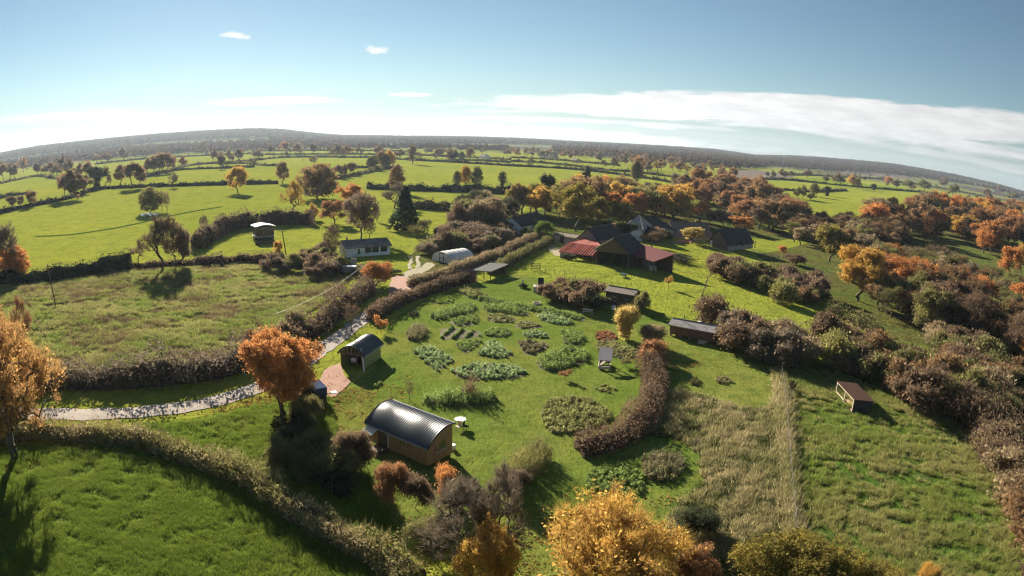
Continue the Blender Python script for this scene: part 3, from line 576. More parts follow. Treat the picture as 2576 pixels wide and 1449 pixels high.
scatter('brown_weeds', clump(samp(RPOLY, 30000), 2.6, .9, 6500), [tuft_mesh('tuft', 34, .5, .3, .04, .6, blade_mat('brown_blades', (.13, .09, .05), (.25, .18, .10))) for _ in range(2)], .6, 1.5)
VPOLY = gpoly([(340,1075),(500,1060),(620,1030),(700,1000),(830,1000),(850,1100),(930,1200),(1000,1350),(900,1370),(740,1270),(650,1200),(560,1160),(430,1110)])
scatter('verge_grass', clump(samp(VPOLY, 9000), .8, -.2, 6500), tg, .7, 1.5)

LIT = blade_mat('fallen_leaf', (.42, .22, .08), (.55, .36, .12), .3)
lm = mesh_np('leaf', *quads(np.column_stack([rng.normal(0, .5, (24, 2)), rng.uniform(.03, .09, 24)]), .11), LIT, v=rng.random(24))
def litter(px, py, rad, n):
    g = G(px, py); return np.column_stack([rng.normal(g.x, rad, n), rng.normal(g.y, rad, n)])
scatter('fallen_leaves', np.vstack([litter(715, 1040, 4.5, 420), litter(40, 1120, 5, 300), litter(1480, 1440, 6, 260), litter(900, 985, 3, 60), litter(1660, 900, 2.5, 90)]), [lm], .6, 1.3, tilt=.05)
# ------------------------------------------------------------------ hedges
hedge('roadside_hedge', [(-90,1118),(0,1106),(150,1100),(330,1113),(430,1146),(560,1190),(650,1234),(740,1300),(830,1352),(960,1420),(1050,1480)], 2.1, 1.7, (HUE['tan'][0], HUE['olive'][0]), 'long clipped tan hedge curving below the lane to the bottom edge', 260, .13, 1.1, clip=True, var=.26)
hedge('lane_thicket', [(-60,985),(60,976),(190,970),(330,968),(470,955),(560,940),(620,918)], 4.6, 2.9, 'grey', 'tall dark overgrown thicket along the far side of the lane', 260, .2, 1.1, var=.3)
hedge('lane_thicket', [(735,865),(790,838),(850,795),(900,758),(935,735)], 3.2, 3.4, 'purple', 'purplish bramble thicket between the rough meadow and the lane', 220, .2, 1.1, var=.3)
hedge('lane_hedge', [(935,808),(960,792),(1000,770),(1060,745),(1150,716),(1190,706)], 2.2, 1.9, 'brown', 'low brown hedge between the lane and the vegetable garden', 200, .17, .8, clip=True, var=.15)
hedge('lane_hedge', [(1235,690),(1290,660),(1340,632),(1385,612)], 2.2, 1.8, 'olive', 'olive hedge running from the open shelter up to the farm', 160, .2, .8, clip=True, var=.15)
hedge('lane_hedge', [(1034,722),(1080,706),(1130,692),(1180,674),(1250,648),(1310,620),(1345,602)], 2.2, 1.9, 'tan', 'clipped hedge below the polytunnel along the lane', 170, .2, .9, clip=True, var=.15)
hedge('curved_hedge', [(1452,1138),(1500,1130),(1560,1110),(1605,1075),(1635,1030),(1645,985),(1640,940),(1632,895)], 3.0, 2.1, 'brown', 'purple-brown hedge curving round the garden lawn', 330, .13, .9, var=.22)
hedge('valley_thicket', [(2400,1045),(2470,1085),(2520,1140),(2560,1200),(2620,1290),(2680,1390)], 8., 4.0, 'brown', 'brown scrub thicket down the right edge of the pasture', 260, .16, 1.3, var=.3)
hedge('bank_hedge', [(2090,790),(2150,815),(2210,845)], 4.0, 2.6, 'olive', 'low olive scrub between the rounded tree and the big oaks', 120, .22, 1.1, var=.3)
hedge('boundary_hedge', [(-60,720),(0,714),(140,702),(230,688),(330,672)], 3.6, 3.0, 'dark', 'dark green boundary hedge left of the rough meadow', 90, .25, 1., var=.3)
hedge('boundary_hedge', [(330,674),(400,672),(480,664),(560,662)], 3.0, 1.8, 'purple', 'low brown scrub line at the top of the rough meadow', 90, .25, 1., var=.4)
hedge('boundary_hedge', [(560,660),(610,656),(660,662),(730,668)], 3.0, 1.5, 'brown', 'ragged brown scrub beside the leaning pole', 90, .25, 1., var=.5)
hedge('pasture_hedge', [(492,628),(520,610),(560,588),(600,575),(650,568)], 4.5, 4.2, 'purple', 'dark purple hedge rising to the white-roofed hut', 90, .3, 1.2, var=.25)
hedge('pasture_hedge', [(655,567),(700,566),(750,563),(785,565)], 5, 4.6, 'purple', 'dark hedge behind the white-roofed hut', 80, .3, 1.2, var=.2)
hedge('pasture_hedge', [(1025,523),(1090,527),(1150,530),(1230,528),(1290,540)], 4.5, 3.2, 'olive', 'shaggy olive hedge behind the small lawn', 60, .34, 1.2, var=.4)
hedge('pasture_hedge', [(925,475),(1022,479),(1119,482),(1200,484),(1285,490),(1330,492)], 4.5, 4.0, 'dark', 'dark hedge along the foot of the middle pasture', 40, .45, 1.2, var=.3)
hedge('pasture_hedge', [(1470,500),(1560,512),(1640,520),(1700,528)], 4, 3.2, 'dark', 'dark hedge behind the autumn oaks above the farm', 40, .45, 1.2, var=.3)
FARH = [([(0,538),(80,520),(177,499),(243,478),(300,474),(372,471)], 'far hedge climbing past the three small bare trees'), ([(372,471),(500,467),(646,463),(700,462)], 'straight far hedge behind the isolated oak'),
 ([(0,463),(50,452),(97,444),(149,451)], 'far hedge under the brown oaks at the left edge'), ([(366,447),(440,430),(500,426),(566,424),(640,421)], 'far hedge dividing the second and third pastures'),
 ([(438,428),(486,416),(572,410),(626,406),(655,402),(718,397),(810,396),(918,397)], 'longest far hedge across the left pastures'), ([(240,414),(300,407),(363,401),(480,394),(646,387)], 'thin far hedge near the left woods'),
 ([(918,397),(980,400),(1038,404),(1153,410),(1284,418)], 'far hedge with the tall slender ash'), ([(638,390),(760,389),(900,389),(1040,391),(1160,396),(1284,403)], 'far hedge above the round-crowned oaks'),
 ([(638,381),(760,380),(900,380),(1040,382)], 'faintest far hedge under the ridge'), ([(838,452),(880,444),(920,436),(959,427),(995,423)], 'short diagonal hedge below the clump of ashes'),
 ([(895,423),(960,423),(1010,424)], 'short level hedge behind the clump of ashes'), ([(1284,418),(1350,421),(1419,425),(1500,433),(1585,444),(1660,455),(1728,468)], 'long far hedge crossing the middle pasture'),
 ([(1284,407),(1350,410),(1419,416),(1510,427),(1600,435),(1691,446)], 'second far hedge across the middle pasture'), ([(1284,397),(1380,402),(1476,410),(1560,418)], 'third far hedge in front of the middle woods'),
 ([(1914,452),(1968,453),(2023,458),(2131,469),(2200,475),(2252,479),(2343,487)], 'dark hedge beneath the right-hand pasture trees'), ([(1977,441),(2060,443),(2150,447),(2230,452)], 'far hedge below the ploughed field'),
 ([(1870,470),(1960,478),(2050,483),(2130,480)], 'hedge curving through the right-hand pasture'), ([(560,414),(610,412),(670,418),(700,417)], 'short hedge stub beside the pale oak'), ([(1130,404),(1200,405),(1284,410)], 'thin hedge under the far cottage woods'),
 ([(2230,455),(2330,468),(2420,484),(2500,500)], 'far hedge at the top right pasture'), ([(0,500),(40,492),(80,487)], 'faint hedge at the left picture edge')]
for px, lb in FARH:
    gd = G(*px[len(px)//2]); dist = math.hypot(gd.x, gd.y); h_ = min(3.2, 1.7+dist/900)
    hedge('field_hedge', px, h_*1.3, h_, HUE['dark'] if random.random() < .4 else HUE['olive'], lb, max(1.2, 12*200/dist), .55+dist/900, 1., var=.28)
# ------------------------------------------------------------------ trees one can tell apart: (kind, foot x, foot y, top y, width, colours, label)
def A(x, y): return (.28625*x, 303+.28625*y)
def crop(name, x, y):
    ox, oy = dict(A=(0, 303), B=(638, 303), C=(1276, 303), D=(1914, 351), E=(0, 685.9), F=(638, 685.9), G=(1276, 685.9), H=(1914, 685.9), I=(0, 1034.4), J=(638, 1034.4), K=(1276, 1034.4), L=(1914, 1034.4))[name]
    return ox+.28625*x, oy+.28625*y
TREES = '''A thin 105 785 640 120 brown|leftmost of three small bare oaks on the left pasture hedge
A thin 180 765 650 90 brown|middle one of three small oaks on the left pasture hedge
A thin 280 760 605 130 brownoak|tallest of three small oaks on the left pasture hedge
A far 570 682 450 150 brownoak|left front oak of the dark clump on the far left hedge
A far 630 690 400 200 brown|tallest front oak of the dark clump on the far left hedge
A far 685 690 470 210 brown|broad front oak with a bare trunk in the far left clump
A far 755 640 480 160 olive|olive oak at the right end of the far left clump
A ivy 850 595 390 190 dark|near-black ivy oak right of the far left clump
A far_bare 925 580 400 110 brown|bare oak beside the ivy-dark oak on the far left hedge
A far_bare 962 575 480 60 grey|tiny leafless tree in the gap of the left hedge
A far 1060 572 370 170 brownoak|brown oak left of the paired hedge oaks above the pond
A far 1155 597 360 190 brown|broad brown oak on the hedge above the pond
A far 1245 592 370 150 brownoak|slim-trunked oak at the right end of the hedge above the pond
A bare_spread 1520 590 470 125 grey|small flat-topped bare tree on the straight far hedge
A far 1605 420 312 100 brownoak|round oak right of the dense roadside row
A far 1945 430 290 110 brown|lone oak on the hedge above the isolated oak
A far 205 457 330 110 russet|russet oak at the far left end of the upper pasture
A far_bare 236 455 380 40 brown|thin bare tree beside the russet oak at the far left
A far 30 550 370 130 brownoak|reddish brown oak at the very left edge of the far hedges
A far 88 520 380 90 brown|brown oak second from the left edge of the far hedges
A far 125 515 372 110 brown|rounded brown oak third from the left edge
A far 330 480 362 120 purple|dark round tree at the left of the upper left row
A far 395 480 368 110 purple|dark round tree in the middle of the upper left row
A far 440 480 345 120 brown|brown oak in the middle of the upper left row
A far 497 497 362 130 brown|brown oak at the right of the upper left row
A far 545 470 320 120 brown|taller bronze oak behind the upper left row
A far 600 480 340 130 brown|bronze oak behind the far left clump
A far 700 520 380 160 brown|brown oak right behind the far left clump
A far 780 520 360 160 brownoak|copper-topped oak behind the ivy-dark oak
A far 1300 482 335 140 brown|left oak of the dense row with gaps at its feet
A far 1352 476 290 160 brown|second oak of the dense row with gaps at its feet
A far 1405 472 275 160 brownoak|tallest oak of the dense row with gaps at its feet
A far 1455 468 275 150 brown|fourth oak of the dense row with gaps at its feet
A far 1500 452 285 130 brownoak|last oak of the dense row with gaps at its feet
A far 850 377 282 110 brownoak|left of two rounded oaks by the upper left field
A far 930 377 282 120 brown|right of two rounded oaks by the upper left field
A far 1080 362 235 130 grey|big grey-brown tree before the left woods
A far_bare 1190 337 272 60 grey|small bare tree right of the grey-brown tree
A far 1285 322 240 80 grey|grey oak on the thin far hedge
A far 1575 310 240 90 dark|dark crooked tree on the upper far hedge
A far_bare 1780 302 192 80 brown|slender oak standing alone on the upper left field edge
A far 1880 362 250 90 brown|left brown oak of the staggered far group
A far 1935 352 262 90 brown|second brown oak of the staggered far group
A far 2010 352 262 90 grey|third oak of the staggered far group
A far 2035 368 290 60 brown|low oak in front of the staggered far group
A far 2105 362 238 100 brown|dark upright oak of the staggered far group
A far_bare 2220 405 330 90 grey|pale leafless oak left of the far oaks
A domed 1320 812 588 200 mossy|bushy yellowish tree beside the pond|1
A bare_tall 1425 800 610 90 tan|pale bare poplar beside the pond
A bare_tall 1470 800 622 60 tan|thin leaning bare poplar right of the pond tree
A bare 1435 1305 805 420 brown|large spreading bare oak with orange tips left of the purple hedge
A thin 1560 1290 890 330 brown|twiggy copper oak crowding the large bare oak
A bare 1215 1245 1035 170 tan|small pale bare tree left of the large bare oak
A bare 95 1420 868 300 grey|tall bare oak at the left edge of the boundary hedge
A domed 125 1400 1100 300 orange|orange beech bush behind the bare oak at the left edge|1
A bare_tall 1790 962 832 100 grey|small bare upright tree before the purple hedge
A bare 2215 945 822 130 olive|twiggy tree behind the white-roofed hut
A oak 2090 637 383 200 gold|isolated oak with its shadow on the big left pasture
B far 40 345 238 140 grey|broad grey-brown oak between the left and middle far fields
B far 150 302 190 80 brown|far oak in the first far row left of the white mast
B far 275 302 180 100 russet|copper far oak left of the white mast
B far 292 325 268 40 dark|small dark tree below the copper far oak
B far 370 302 190 110 brownoak|dense far oak next to the white mast
B far 525 302 190 115 brown|large grey-brown far oak right of the white mast
B bare_spread 530 392 318 95 brown|small flat-crowned tree above the big dark oak
B far_bare 685 322 242 60 brown|small far tree left of the pair of far oaks
B far 730 322 200 90 brown|left of the pair of far oaks
B far 805 322 208 125 brownoak|wide copper far oak with two trunks
B far_bare 932 324 232 95 brown|airy far oak standing clear on the field edge
B far 1285 337 238 110 brown|round far oak left of the slender ash
B far_tall 1397 387 208 80 brown|tall slender ash standing alone in the middle pasture
B far_bare 1462 347 272 55 brown|small far tree right of the slender ash
B far_bare 1580 357 282 60 grey|tiny bare tree on the far middle hedge
B far_tall 1725 362 255 70 brown|left of the dark upright far group
B far 1770 364 262 90 dark|middle of the dark upright far group
B far_tall 1826 362 268 60 dark|right of the dark upright far group
B far 1640 312 262 60 brown|small round oak at the far wood edge
B tall 1025 437 322 80 olive|leftmost ash of the diagonal clump
B tall 1058 437 305 95 olive|second ash of the diagonal clump
B tall 1118 422 268 110 brownoak|tallest ash of the diagonal clump
B tall 1160 422 292 80 olive|fourth ash of the diagonal clump
B tall 1188 420 262 110 gold|golden ash of the diagonal clump
B tall 1222 400 292 60 olive|rightmost ash of the diagonal clump
B far 1105 330 208 110 brown|far oak behind the diagonal clump
B sapling 665 407 373 35 russet|tiny rust sapling above the row of four small oaks
B thin 690 500 400 75 brown|leftmost of the row of small oaks on the diagonal hedge
B thin 747 508 368 105 brown|second of the row of small oaks on the diagonal hedge
B thin 792 497 380 80 brown|third of the row of small oaks on the diagonal hedge
B thin 850 482 350 105 brown|tallest of the row of small oaks on the diagonal hedge
B thin 880 476 368 55 brown|rightmost of the row of small oaks on the diagonal hedge
B tall 252 555 358 125 brownoak|upright oak growing out of the straight far hedge
B domed 560 690 385 345 brownoak|huge dark rounded oak with copper top|1
B bare 345 822 520 225 gold|bare-branched oak with sparse gold leaves by the dark hedge
B oak 850 770 530 270 orange|orange oak behind the copper cherry
B domed 945 1050 640 300 purple|domed dark tree on tall bare trunks behind the white bungalow|0
B oak 712 912 680 260 russet|flaming copper tree on the small lawn
B thin 520 872 722 120 gold|thin golden tree beside the dark hedge
B tall 1258 640 388 150 brownoak|round brown-topped tree behind the cedar
B bare 1240 775 545 260 grey|wide leafless ash left of the cedar
B cedar 1330 965 590 330 evergreen|dark blue-green cedar on the small lawn
B bare 1465 1072 830 200 olive|sparse mossy tree right of the cedar
B bare_tall 1020 1045 850 120 olive|thin mossy tree behind the white bungalow
B bare_tall 1085 890 750 70 grey|thin bare stem right of the domed dark tree
B bare 2160 862 632 220 tan|pale willow-like tree left of the autumn oaks
B bare 2235 862 650 170 tan|second pale willow-like tree left of the autumn oaks
B bare_tall 690 1230 905 170 brown|tall bare twin-stemmed tree left of the white bungalow
B thin 215 1215 1040 110 gold|small golden tree beside the leaning pole
B oak_near 1080 1448 1218 275 orange|round orange-gold tree beside the red driveway
B tall 1785 592 440 85 olive|left of three olive oaks at the foot of the middle pasture
B tall 1862 592 393 120 gold|middle of three olive oaks at the foot of the middle pasture
B tall 1960 602 398 110 olive|right of three olive oaks at the foot of the middle pasture
B ivy 2185 607 443 85 dark|dark ivy-clad spire at the foot of the middle pasture
C far 200 402 325 90 olive|small round oak alone on the long middle hedge
C far_bare 97 357 330 30 brown|tiny tree on the second middle hedge
C far_bare 598 435 405 30 brown|tiny bare tree below the second middle hedge
C far_bare 840 422 342 70 brown|small oak before the middle woods
C far 935 417 320 90 brown|grey oak before the middle woods
C ivy 690 630 378 90 dark|tall ivy-covered trunk above the farm
C tall 1120 557 358 90 olive|left of the twin slender oaks in the middle pasture
C tall 1137 557 350 120 brown|right of the twin slender oaks in the middle pasture
C bare 1030 640 532 110 tan|small bare tree above the orange oaks
C bare 1215 640 520 110 grey|bare grey tree above the orange oaks
C bare 1325 620 530 90 tan|pale bare tree right of the bare grey one
C bare 1465 702 560 110 grey|bare tree between orange oaks and russet wood
C thin 1470 590 450 110 grey|grey oak at the pasture corner
C thin 1530 580 470 90 brown|brown oak at the pasture corner
C oak 90 840 560 200 brownoak|russet-brown oak above the white-gabled house
C oak 200 820 550 220 russet|rust oak behind the white-gabled house
C ivy 360 800 448 150 dark|dark pollard knot rising above the golden oaks
C oak 330 860 580 240 gold|golden oak right of the white-gabled house
C thin 460 860 520 190 mossy|mossy half-bare oak above the long low barn
C oak 600 975 560 400 goldgreen|large green-gold oak behind the long low barn
C oak 780 940 640 230 goldgreen|green-gold oak left of the orange pair
C oak 890 880 590 260 orange|left of the bright orange oak pair behind the barn
C oak 1090 880 600 300 orange|right of the bright orange oak pair behind the barn
C oak 980 930 680 240 goldgreen|greenish oak under the orange pair
C oak 1310 880 590 270 gold|golden spreading oak above the dark-roofed house
C oak 1450 860 640 210 brownoak|brown-gold oak right of the golden spreading one
C oak 1590 760 560 200 russet|rust oak at the top of the valley wood
C oak 1700 640 415 220 russet|high rust oak behind the valley wood
C oak 1690 890 700 250 orange|orange oak low above the brown roofs
C oak 1850 720 480 240 brownoak|tall brown-red oak over the shaded lane
C oak 1980 660 485 220 russet|russet oak over the shaded lane
C oak 2120 770 560 260 orange|orange oak right of the shaded lane
C oak 2230 860 690 230 gold|gold oak right of the shaded lane
C bush 1900 930 780 260 brown|brown thorn bush behind the stone house
C oak 2060 980 830 250 orange|orange oak behind the stone house
C green_tree 318 1050 868 175 green|bright green tree beside the farm lane
C dome_bush 215 965 868 95 olive|round olive shrub before the white-gabled house
C bare 1268 1112 940 230 brown|multi-stemmed bare tree before the dark-roofed house
C thin 1325 1060 975 120 orange|small orange tree beside the multi-stemmed bare tree
C oak 1630 1075 930 245 yellow|bright yellow tree in the farm courtyard
C ivy 880 1000 860 160 evergreen|dark evergreen beside the slate-roofed barn
C ivy 1020 1090 880 230 evergreen|broad dark evergreen behind the middle barn
D oak 95 560 395 250 russet|rust oak left of the right-hand pasture
D thin 320 520 410 90 olive|left small tree in the right-hand pasture
D thin 362 520 395 100 olive|second small tree in the right-hand pasture
D tall 470 500 380 100 olive|third small tree in the right-hand pasture
D thin 440 535 460 90 mossy|low shrubby tree in the right-hand pasture
D ivy 582 495 405 90 dark|dark narrow tree in the right-hand pasture
D far 60 335 275 50 brown|first of the small oaks under the ploughed field
D far 105 345 270 60 olive|second of the small oaks under the ploughed field
D far 190 345 258 100 brown|third of the small oaks under the ploughed field
D far 262 345 272 70 brown|fourth of the small oaks under the ploughed field
D far 412 338 262 80 brown|fifth of the small oaks under the ploughed field
D far 570 382 310 80 brown|left oak of the trio on the dark right hedge
D far 660 392 290 130 brown|middle oak of the trio on the dark right hedge
D far 700 395 310 90 brown|right oak of the trio on the dark right hedge
D far 800 430 308 110 gold|golden oak on the dark right hedge
D far 850 435 330 90 olive|olive oak on the dark right hedge
D ivy 992 445 385 65 dark|dark lopsided tree on the dark right hedge
D far 912 375 320 40 dark|tiny dark tree above the bright strip
D far 1120 400 318 110 orange|orange-brown oak right of the bright strip
D far 1190 430 350 90 brown|brown oak near the right pasture corner
D far 1300 450 350 120 olive|broad olive oak near the right pasture corner
D far 1440 455 345 170 olive|round-crowned olive oak by the white cattle
D far 1610 430 330 100 brown|upright brown oak right of the round-crowned one
D far 1695 500 385 110 olive|pale olive tree above the right wood
D far 1990 535 430 120 brown|brown oak beside the far farm sheds
D far 2100 480 400 90 brown|brown oak on the right skyline field
D far 2200 540 450 130 olive|olive oak at the far right edge
D oak 600 1075 715 330 goldgreen|big rounded green and gold oak in the valley
D oak 770 1010 770 200 brownoak|rust oak right of the big green and gold one
D oak_near 850 1420 900 500 gold|large golden-orange oak with dark limbs in the valley
D oak_near 1300 1390 985 560 orange|largest flaming orange oak in the valley
D oak 1170 1440 1180 320 orange|low orange oak at the foot of the largest one
D bare 1850 1400 1060 440 grey|wide grey leafless oak right of the largest orange oak
D oak 2190 1220 905 260 orange|orange oak above the valley clearing
D oak 2290 1200 900 150 gold|gold oak at the right edge above the clearing
D oak 2260 1560 1240 330 orange|orange oak at the right edge below the clearing
D bare 2090 1480 1160 330 tan|pale twiggy tree below the clearing
D bush 330 830 660 230 tan|pale brown rounded thicket above the valley
D thin 190 1010 925 100 orange|small orange bush on the valley fence
D dome_bush 195 1440 1245 235 mossy|rounded yellow-green tree alone on the slope
D bush 300 1100 1000 190 brown|brown bramble below the valley fence
F oak_near 255 1290 455 820 orange|big orange-brown oak over the parked trailer
E sparse_near 130 1640 170 1250 maple|large golden maple leaning in at the left edge
E bare 230 700 170 200 russet|bare-topped tree with rust leaves behind the left maple
F bare_sapling 860 520 270 200 brown|bare bush at the edge of the lane beside the arched barn
F sapling 1120 525 355 110 orange|small orange tree at the corner of the vegetable garden
F bare_sapling 1372 1115 950 110 brown|thin leafless sapling near the long shrub bed
F bare_sapling 1970 200 130 90 brown|bare sapling at the back corner of the garden
G sapling 1415 140 2 70 gold|small gold tree on the lawn below the red roof
G bush 1190 345 165 150 olive|olive bush right of the dark garden shed
G dome_bush 1790 470 200 290 brown|rounded red-brown tree behind the long shed
G willow 1040 590 310 250 yellow|left feathery yellow willow beside the vegetable plot
G willow 1270 650 470 270 tan|right feathery willow at the head of the curved hedge
G bush 1260 800 590 270 russet|red-brown willow stems at the head of the curved hedge
G sapling 1042 830 730 120 olive|small tree right of the open gazebo
G sapling 505 940 830 100 russet|small rust shrub left of the open gazebo
G sapling 190 620 560 50 olive|tiny sapling at the edge of a vegetable bed
G bare_sapling 680 165 105 50 dark|small dark sapling in the paddock
H bare_spread 265 1050 940 90 dark|small bare thorn beside the meadow fence
J bush_near 890 560 150 380 brown|twiggy brown bush left of the curved-roof cabin
J bush_near 1230 800 460 360 russet|copper-brown bush below the curved-roof cabin
J bush_near 1420 850 560 340 brown|brown bush in front of the curved-roof cabin
J bush_near 1690 830 470 300 orange|orange-leaved bush below the cabin end wall
J bush_near 1790 930 640 330 purple|purplish bush right of the orange-leaved one
J bare 1900 1430 560 900 grey|leafless lichen-grey tree at the bottom centre
J bare 2120 1300 430 500 grey|gnarled bare tree leaning over the lawn edge
J bush_near 1560 1250 950 500 mossy|mossy twiggy bush under the bottom bare tree
J gold_near 2060 1700 1000 620 gold|low golden bush between the bottom trees
K bush_near 60 760 520 330 purple|dark twiggy bush right of the bottom bare tree
K sparse_near 870 1900 740 1600 gold|biggest golden tree at the bottom centre
K oak_near 1560 1750 1130 520 russet|pinkish orange oak right of the golden bottom tree
K bush_near 1640 1120 860 460 dark|dark bramble mound at the edge of the dry grass
K oak_near 2420 1830 1120 1250 goldgreen|yellow-green oak at the bottom right
K bush_near 1270 1330 1030 330 mossy|olive twiggy bush behind the golden bottom tree
L oak_near 820 1790 1240 700 goldgreen|small yellow-green oak at the bottom right edge
L bush_near 1400 1650 1310 300 gold|gold bush low at the bottom right
L bush 2290 560 330 400 brown|brown scrub mound at the right edge
L bush 2150 420 210 330 russet|red-brown scrub mound by the pasture edge'''
PR['green_tree'] = [PR['oak'][1]]
for ln in TREES.split('\n'):
    f = ln.split('|'); a = f[0].split(); kind = a[1]; bx, by, ty, wd = map(float, a[2:6])
    (X_, Y_), (_, T_) = crop(a[0], bx, by), crop(a[0], bx, ty)
    cat = 'bush' if kind in ('bush', 'bush_near', 'dome_bush', 'willow') else 'tree'
    tree(kind, X_, Y_, T_, wd*.28625, a[6], f[1], cat, vi=int(f[2]) if len(f) > 2 else None)
print('TREES', NT_[0])
# ------------------------------------------------------------------ woods whose trees look alike: single trees of one group
def grove(px, n, kinds, h, wd, hues, label, group, cat='tree', mind=None):
    gp_ = gpoly(px); P = samp(gp_, n*9); keep = []; xs = [q[0] for q in px]; ys = [q[1] for q in px]; what = cat; where = group
    md = mind or wd*.42
    for p in P:
        if all((p[0]-q[0])**2+(p[1]-q[1])**2 > md*md for q in keep): keep.append(p)
        if len(keep) >= n: break
    for p in keep:
        g = Vector((p[0], p[1], float(T(p[0], p[1])))); s = random.uniform(.78, 1.2)
        kd, hu, hh_ = random.choice(kinds), random.choice(hues), h*s*random.uniform(.9, 1.1); u_, v_ = proj(g)
        lb = own_label(hu, cat, group, (u_-min(xs))/(max(xs)-min(xs)), (v_-min(ys))/(max(ys)-min(ys)), kd, hh_, h)
        place(kd, g, hh_, wd*s*random.uniform(.85, 1.15), hu, lb, cat, group)
grove([(2130,560),(2240,545),(2380,540),(2470,530),(2580,535),(2700,560),(2700,640),(2576,655),(2480,640),(2380,625),(2290,612),(2200,600)], 165, ['oak', 'oak', 'thin'], 14, 16, ['russet', 'brownoak', 'orange', 'tan', 'russet', 'gold'], 'one of the russet oaks massed in the valley wood', 'russet oaks of the valley wood')
grove([(1960,560),(2060,590),(2150,590),(2240,600),(2290,620),(2250,650),(2180,650),(2080,640),(1990,610)], 60, ['thin', 'oak', 'bare'], 9, 10, ['brown', 'olive', 'brownoak', 'tan', 'mossy'], 'one of the dull olive-brown trees filling the valley slope', 'valley slope trees')
grove([(2200,660),(2330,670),(2420,700),(2520,740),(2640,800),(2700,900),(2620,960),(2500,880),(2400,840),(2330,850),(2230,800),(2150,760)], 85, ['bare', 'thin', 'bare'], 8.5, 10, ['brown', 'tan', 'brownoak', 'olive', 'orange', 'mossy'], 'one of the twiggy brown trees behind the big orange oak', 'twiggy valley floor trees')
grove([(2330,860),(2420,880),(2500,930),(2600,1000),(2680,1100),(2600,1080),(2480,1010),(2400,950)], 48, ['bush', 'bush', 'bare'], 4.5, 6.5, ['brown', 'tan', 'brownoak', 'olive'], 'one of the low purplish scrub bushes under the valley oaks', 'scrub under valley oaks', 'bush')
grove([(2490,1130),(2560,1190),(2680,1350),(2760,1600),(2640,1500),(2540,1260)], 60, ['bush'], 3.4, 6, ['brown', 'tan', 'brownoak', 'russet'], 'one of the brown scrub bushes crowding the right edge', 'right edge scrub', 'bush')
grove([(1290,545),(1400,520),(1560,515),(1700,525),(1800,545),(1700,560),(1560,560),(1420,560)], 26, ['oak', 'oak', 'thin'], 13, 14, ['gold', 'brownoak', 'goldgreen', 'olive', 'orange'], 'one of the mixed autumn oaks behind the farm roofs', 'autumn oaks behind the farm')
grove([(1700,500),(1800,480),(1880,490),(1960,530),(2060,570),(2000,590),(1900,580),(1800,560)], 42, ['oak', 'oak', 'thin'], 13, 13.5, ['russet', 'brownoak', 'russet', 'brown'], 'one of the rust oaks massed above the valley lane', 'rust oaks above the valley lane')
grove([(1062,640),(1085,622),(1120,605),(1150,580),(1225,565),(1262,580),(1275,592),(1262,610),(1230,632),(1195,640),(1175,628),(1120,628),(1085,645)], 52, ['bush', 'bush', 'dome_bush'], 3.6, 6, ['purple', 'brown', 'olive', 'grey', 'brown'], 'one of the dense brown shrubs around the polytunnel', 'dense shrubs around the polytunnel', 'bush')
grove([(1130,590),(1160,545),(1240,535),(1300,560),(1260,585),(1190,590)], 13, ['thin', 'bare', 'domed'], 8, 7.5, ['olive', 'tan', 'brown', 'dark'], 'one of the small mixed trees above the polytunnel', 'small trees above the polytunnel')
grove([(640,665),(700,655),(760,650),(830,640),(845,650),(850,690),(800,700),(700,690)], 22, ['bush', 'bush'], 2.8, 4.4, ['purple', 'brown', 'grey', 'olive'], 'one of the dark scrub bushes left of the white bungalow', 'dark scrub bushes by the bungalow', 'bush')
grove([(870,675),(930,668),(985,672),(990,690),(940,700),(880,695)], 9, ['bush'], 1.3, 3.2, ['dark', 'olive', 'grey'], 'one of the dark shrubs below the white bungalow', 'shrubs below the bungalow', 'bush')
grove([(1360,745),(1420,735),(1460,745),(1510,765),(1500,790),(1440,775),(1380,760)], 13, ['bush'], 2.9, 4, ['brown', 'olive', 'dark', 'brown'], 'one of the bushes screening the garden shed', 'bushes beside the garden shed', 'bush')
grove([(1790,665),(1830,668),(1870,690),(1850,705),(1800,695)], 8, ['bush'], 3., 4.6, ['brown', 'grey'], 'one of the scrub bushes below the stone house', 'scrub bushes below the stone house', 'bush')
grove([(1290,565),(1330,572),(1390,590),(1420,600),(1390,605),(1320,595)], 8, ['dome_bush', 'bush'], 2., 3.2, ['green', 'olive', 'brown'], 'one of the garden shrubs before the white-gabled house', 'shrubs before the white-gabled house', 'bush')
grove([(1540,585),(1600,592),(1690,600),(1680,612),(1600,610)], 9, ['bush', 'dome_bush'], 3.2, 4.4, ['brown', 'grey', 'evergreen'], 'one of the dark shrubs in the farm courtyard', 'shrubs of the farm courtyard', 'bush')
grove([(700,1000),(760,1010),(820,1100),(880,1230),(840,1290),(740,1230),(690,1120)], 10, ['bush', 'bush_near'], 2.3, 3.4, ['dark', 'dark', 'olive'], 'one of the bushes coloured dark for the shade behind the roadside hedge', 'shaded bushes behind the roadside hedge', 'bush')  # dark hues put the shade of oak and hedge into the foliage colour
grove([(610,880),(700,860),(760,830),(720,900),(640,920)], 9, ['bush', 'bare_sapling'], 2.8, 3.2, ['yellow', 'olive', 'brown', 'purple'], 'one of the weedy bushes beside the big orange oak', 'weedy bushes at the meadow corner', 'bush')
wm_ = [PR['oak'][0]['c'].copy(), PR['oak'][2]['c'].copy(), PR['thin'][0]['c'].copy()]
for q_ in wm_: q_.materials.clear(); q_.materials.append(WOODL)
def mass(name, px, n, lo, hi): scatter(name, samp(gpoly(px), n), wm_, lo, hi, tilt=.03)
mass('wood_understorey', [(2130,560),(2240,545),(2380,538),(2470,530),(2580,535),(2700,560),(2700,640),(2576,655),(2480,640),(2380,625),(2290,612)], 260, .6, .9)
